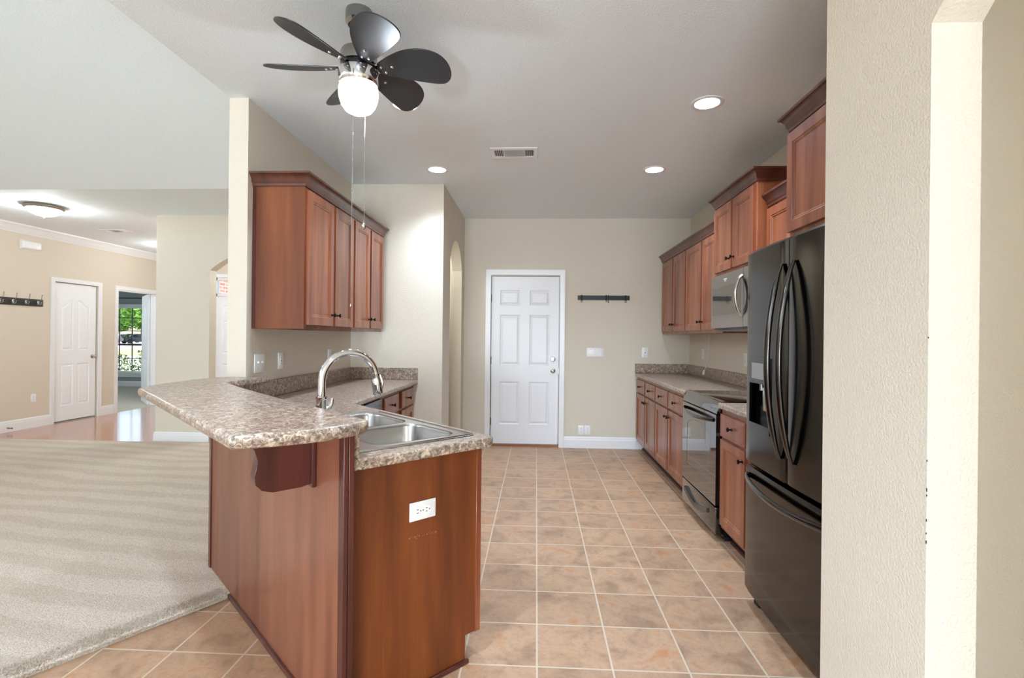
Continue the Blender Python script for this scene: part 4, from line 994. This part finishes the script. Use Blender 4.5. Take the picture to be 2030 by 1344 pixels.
# ------------------------------------------------------------------ ceiling fixtures
rl = None
names = ['recessed ceiling light at the far left of the kitchen', 'recessed ceiling light at the far right of the kitchen', 'recessed ceiling light nearest the fridge, largest in view', 'recessed ceiling light half hidden behind a fan blade']
for (x, y), lb in zip(DOWNLIGHTS, names):
    if rl is None:
        rl = thing('recessed_light', lb, 'ceiling light', (x, y, CEIL), 0, 'recessed kitchen ceiling lights')
        bm = nb(); sweep_pts = []
        prof_ = [(.098, 0), (.098, -.004), (.090, -.007), (.074, -.005), (.072, -.001), (.072, 0)]
        seg = 40; rings = [[bm.verts.new((r*math.cos(2*PI*i/seg), r*math.sin(2*PI*i/seg), z)) for i in range(seg)] for r, z in prof_]
        for a, b in zip(rings, rings[1:]):
            for i in range(seg): j = (i+1) % seg; bm.faces.new((a[i], a[j], b[j], b[i]))
        bmesh.ops.recalc_face_normals(bm, faces=bm.faces); obj('trim_ring', bm, 'white', rl)
        bm = nb(); lathe(bm, [(.072, -.0005), (.072, -.003), (.040, -.0045)], 40); obj('lens', bm, 'lens', rl)
    else:
        c = copy_tree(rl); c.location = (x, y, CEIL); c['label'] = lb
def vent(label, loc, w_, d_, name='air_vent'):
    t = thing(name, label, 'vent', loc)
    bm = nb(); prism(bm, rect(-w_/2, w_/2, -d_/2, d_/2), -.008, 0, [rect(-w_*.42, w_*.42, -d_*.30, d_*.30)]); obj('frame', bm, 'white', t, bevel=(.003, 2))
    bm = nb(); box(bm, -w_*.42, w_*.42, -d_*.30, d_*.30, -.001, 0); obj('duct_shade', bm, mat('vent_shadow', srgb(120, 118, 112), .8), t)  # grey sheet painted as the shade behind the louvers
    for i in range(9):
        y = -d_*.30+d_*.60*(i+.5)/9
        bm = nb(); tube(bm, [(-w_*.21, y, -.0045), (w_*.21, y, -.0045)], .0035, 4, sx=1, sy=.5); obj('louver', bm, M['vent_louver'], t)
    for sd in (-1, 1):
        bm = nb(); box(bm, sd*w_*.215-.004, sd*w_*.215+.004, -d_*.30, d_*.30, -.008, -.001); obj('divider', bm, 'white', t)
        for i in range(5):
            x = sd*(w_*.245+w_*.165*i/4)
            bm = nb(); tube(bm, [(x, -d_*.30, -.0045), (x, d_*.30, -.0045)], .0038, 4, sx=1, sy=.6); obj('louver', bm, 'white', t)
    return t
M['vent_louver'] = mat('vent_louver_grey', srgb(176, 174, 168), .5)
vent('rectangular white air vent in the middle of the kitchen ceiling', (-.187, 3.945, CEIL), .365, .225)
vent('small white air vent in the hall ceiling near the crown moulding', (-5.93, 6.85, CEIL), .36, .20)

# flush dome lamps in hall
def flush(label, loc):
    t = thing('flush_ceiling_lamp', label, 'ceiling light', loc, 0, None)
    bm = nb(); lathe(bm, [(.150, 0), (.178, -.010), (.182, -.028), (.165, -.040), (.15, -.040)], 40); obj('pan', bm, mat('aged_pan_metal', srgb(168, 156, 140), .35, .6) if 'aged_pan_metal' not in bpy.data.materials else bpy.data.materials['aged_pan_metal'], t)
    bm = nb(); lathe(bm, [(.162, -.036), (.150, -.062), (.118, -.092), (.070, -.112), (.012, -.120)], 40); obj('glass_bowl', bm, 'bowlglass', t)
    bm = nb(); lathe(bm, [(.012, -.118), (.014, -.128), (.005, -.140)], 12); obj('finial', bm, 'nickel', t)
    return t
flush('lit dome ceiling lamp with scalloped glass near the living room wall', (-5.62, 5.50, CEIL))
flush('lit dome ceiling lamp in the foyer hidden behind the hall wall', (-5.98, 8.05, CEIL))

# door chime, door stop, coat racks
t = thing('door_chime', 'white door chime box high on the beige wall above the coat rack', 'door chime', (-6.96, 6.612, 2.513), PI/2)
bm = nb(); box(bm, -.13, .13, -.05, 0, -.055, .055, .022, 4); obj('cover', bm, 'plate', t)
bm = nb(); box(bm, -.138, .138, -.012, 0, -.062, .062, .005, 2); obj('base', bm, 'plate', t)
t = thing('door_stop', 'small dark spring door stop on the left baseboard', 'door stop', (-6.944, 6.33, .058), PI/2)
bm = nb(); tube(bm, [(0, 0, 0), (0, -.05, 0), (0, -.07, 0)], [.007, .005, .009], 8); obj('spring', bm, 'bronze', t)
t = thing('coat_rack', 'dark coat rack board with metal double hooks on the left beige wall', 'coat rack', (-6.96, 6.25, 1.735), PI/2)
bm = nb(); box(bm, -.45, .545, -.018, 0, -.05, .048, .003, 2); obj('board', bm, 'blackwood', t)
for x in (-.42, -.225, -.055+.02, .13+.0, .30, .47):
    bm = nb(); box(bm, x-.014, x+.014, -.026, -.018, -.030, .024, .004, 2)
    tube(bm, [(x, -.024, .005), (x, -.045, .018), (x, -.070, .055), (x, -.078, .098)], [.004, .004, .004, .004], 8); lathe(bm, [(.003, -.008), (.008, 0), (.003, .008)], 10, (x, -.079, .105))
    tube(bm, [(x, -.024, -.012), (x, -.045, -.030), (x, -.062, -.022), (x, -.066, .0)], [.004]*4, 8); lathe(bm, [(.003, -.006), (.007, 0), (.003, .006)], 10, (x, -.066, .004)); obj('hook', bm, 'nickel', t)
t = thing('hook_rail', 'flat black metal hook rail on the far kitchen wall right of the door', 'hook rail', (.804, 6.137, 1.811))
bm = nb(); box(bm, -.310, .310, -.016, -.006, -.026, .028, .001, 1); box(bm, -.26, -.24, -.006, 0, -.01, .01); box(bm, .24, .26, -.006, 0, -.01, .01); obj('bar', bm, 'blackiron', t)
for x in (-.262, .262):
    bm = nb(); box(bm, x-.011, x+.011, -.020, -.004, -.030, .032); tube(bm, [(x, -.02, -.028), (x-.012, -.03, -.040), (x-.012, -.036, -.055), (x+.0, -.036, -.058), (x+.010, -.03, -.044), (x+.010, -.02, -.032)], .0025, 6); obj('hook', bm, 'slot', t)
for x, l in ((.030, -.045), (.056, -.058)):
    bm = nb(); tube(bm, [(x, -.004, .030), (x, -.020, .034), (x, -.024, .0), (x, -.024, l), (x, -.034, l-.004), (x, -.036, l+.010)], .0045, 6); obj('hook', bm, 'slot', t)

# ------------------------------------------------------------------ ceiling fan
FX, FYY = -.802, 2.215
t = thing('ceiling_fan', 'six blade graphite ceiling fan with chrome body and lit frosted globe', 'ceiling fan', (FX, FYY, CEIL))
z = lambda v: v-CEIL-.030
bm = nb(); lathe(bm, [(.058, 0), (.060, -.012), (.060, -.050), (.048, -.066), (.016, -.074)], 36); obj('canopy', bm, 'fan_metal', t)
bm = nb(); lathe(bm, [(.012, -.07), (.012, z(2.615))], 16); obj('downrod', bm, 'nickel', t)
bm = nb(); lathe(bm, [(.020, z(2.622)), (.074, z(2.618)), (.080, z(2.606)), (.080, z(2.560)), (.070, z(2.556))], 40); obj('motor_housing', bm, 'fan_metal', t)
bm = nb(); lathe(bm, [(.070, z(2.558)), (.076, z(2.552)), (.076, z(2.534)), (.070, z(2.530))], 40); obj('blade_hub', bm, 'fridge_side', t)
bm = nb(); lathe(bm, [(.072, z(2.534)), (.087, z(2.530)), (.089, z(2.524)), (.089, z(2.484)), (.084, z(2.470)), (.082, z(2.468))], 48); ring = obj('light_housing', bm, 'chrome', t)
bm = nb(); lathe(bm, [(.080, z(2.472)), (.085, z(2.455)), (.087, z(2.435)), (.084, z(2.408)), (.075, z(2.380)), (.058, z(2.357)), (.034, z(2.345)), (.010, z(2.342))], 40); obj('globe', bm, 'globe', t)
bl0 = [(.082, -.026), (.105, -.042), (.150, -.072), (.205, -.097), (.265, -.108), (.322, -.102), (.368, -.080), (.398, -.044), (.411, .0), (.408, .038), (.392, .062), (.366, .074), (.30, .068), (.20, .050), (.12, .032), (.082, .022)]
def chaikin(p):
    o = []
    for i in range(len(p)):
        a, b = p[i], p[(i+1) % len(p)]
        o += [(a[0]*.75+b[0]*.25, a[1]*.75+b[1]*.25), (a[0]*.25+b[0]*.75, a[1]*.25+b[1]*.75)]
    return o
bl = chaikin(chaikin(bl0))
def blade_bm():
    bm = nb(); top = []; bot = []
    # densify
    prism(bm, bl, -.003, .003)
    bmesh.ops.rotate(bm, verts=bm.verts, cent=(0, 0, 0), matrix=Matrix.Rotation(math.radians(-21), 3, 'X'))
    return bm
b0 = None
for k in range(6):
    ang = math.radians(4+60*k)
    if b0 is None:
        b0 = obj('blade', blade_bm(), 'shade_dark', t, bevel=(.0015, 2)); b0.location = (0, 0, z(2.545))
        for (x, y) in ((.100, -.012), (.118, .014), (.150, -.016)):
            bm = nb(); lathe(bm, [(.007, .0), (.006, -.004), (.002, -.006)], 12, (x, y, -.003)); bmesh.ops.rotate(bm, verts=bm.verts, cent=(0, 0, 0), matrix=Matrix.Rotation(math.radians(-21), 3, 'X')); obj('bolt', bm, 'chrome', b0)
        bm = nb(); box(bm, .066, .130, -.018, .018, .003, .008, .002, 1); bmesh.ops.rotate(bm, verts=bm.verts, cent=(0, 0, 0), matrix=Matrix.Rotation(math.radians(-21), 3, 'X')); obj('blade_bracket', bm, 'chrome', b0)
        b0.rotation_euler = (0, 0, ang)
    else:
        c = copy_tree(b0, t); c.rotation_euler = (0, 0, ang)
def chain(x, y, z0, z1, pend):
    """beaded pull chain"""
    bm = nb(); tube(bm, [(x, y, z0), (x, y, z1)], .0009, 5); n_ = int((z0-z1)/.0085)
    for i in range(n_):
        zz = z0-.0085*i; bmesh.ops.create_icosphere(bm, subdivisions=1, radius=.0021, matrix=Matrix.Translation((x, y, zz)))
    o = obj('pull_chain', bm, 'hinge', t)
    bm = nb()
    if pend == 'drop': lathe(bm, [(.002, .004), (.006, -.006), (.010, -.020), (.008, -.030), (.002, -.036)], 14, (x, y, z1)); 
    else: lathe(bm, [(.002, .002), (.004, -.004), (.004, -.010), (.002, -.014)], 10, (x, y, z1))
    obj('pull_pendant', bm, 'nickel', o)
chain(.010, -.093, z(2.50), 1.46-CEIL, 'bead'); chain(.022, .025, z(2.345), 1.840-CEIL, 'drop')

# tufts along the cut edge of the carpet where it meets the tile (near the camera)
rt = random.Random(11); bm = nb()
ea, eb = Vector((-1.535, 2.457)), Vector((-3.0, .25)); dvec = (eb-ea); L_ = dvec.length; dvec.normalize(); nrm_ = Vector((-dvec.y, dvec.x))
if nrm_.x > 0: nrm_ = -nrm_
for i in range(11000):
    f = rt.random()**1.3*min(L_, 2.2); dist_ = rt.random()**1.8*.10
    p = ea+dvec*f+nrm_*(dist_-.004); h = .010+.008*rt.random(); z0 = .004 if dist_ < .012 else .018
    a = rt.uniform(0, 6.28); r_ = .0022; lean = Vector((rt.gauss(0, .004), rt.gauss(0, .004)))-nrm_*(.004 if dist_ < .02 else 0)
    vs3 = [bm.verts.new((p.x+r_*math.cos(a+k*2.094), p.y+r_*math.sin(a+k*2.094), z0)) for k in range(3)]; tp = bm.verts.new((p.x+lean.x, p.y+lean.y, z0+h))
    for k in range(3): bm.faces.new((vs3[k], vs3[(k+1) % 3], tp))
o = obj('carpet_pile', bm, 'carpet', None, sm=False); tag(o, 'frayed beige carpet pile along the edge meeting the tile floor', 'carpet pile', kind='stuff')

# small dark paint chips along the near wall corner
bm = nb()
for z0, w0 in ((1.335, .003), (1.052, .004), (.985, .007), (.972, .004), (.915, .005), (.885, .003), (.865, .006)):
    box(bm, .8996, .9010, 1.2055, 1.2072, z0-w0*.6, z0+w0*.6)
wa = [o for o in C.objects if o.name == 'wall_arch'][0]
obj('paint_chip', bm, 'slot', wa, sm=False)['kind'] = 'stuff'
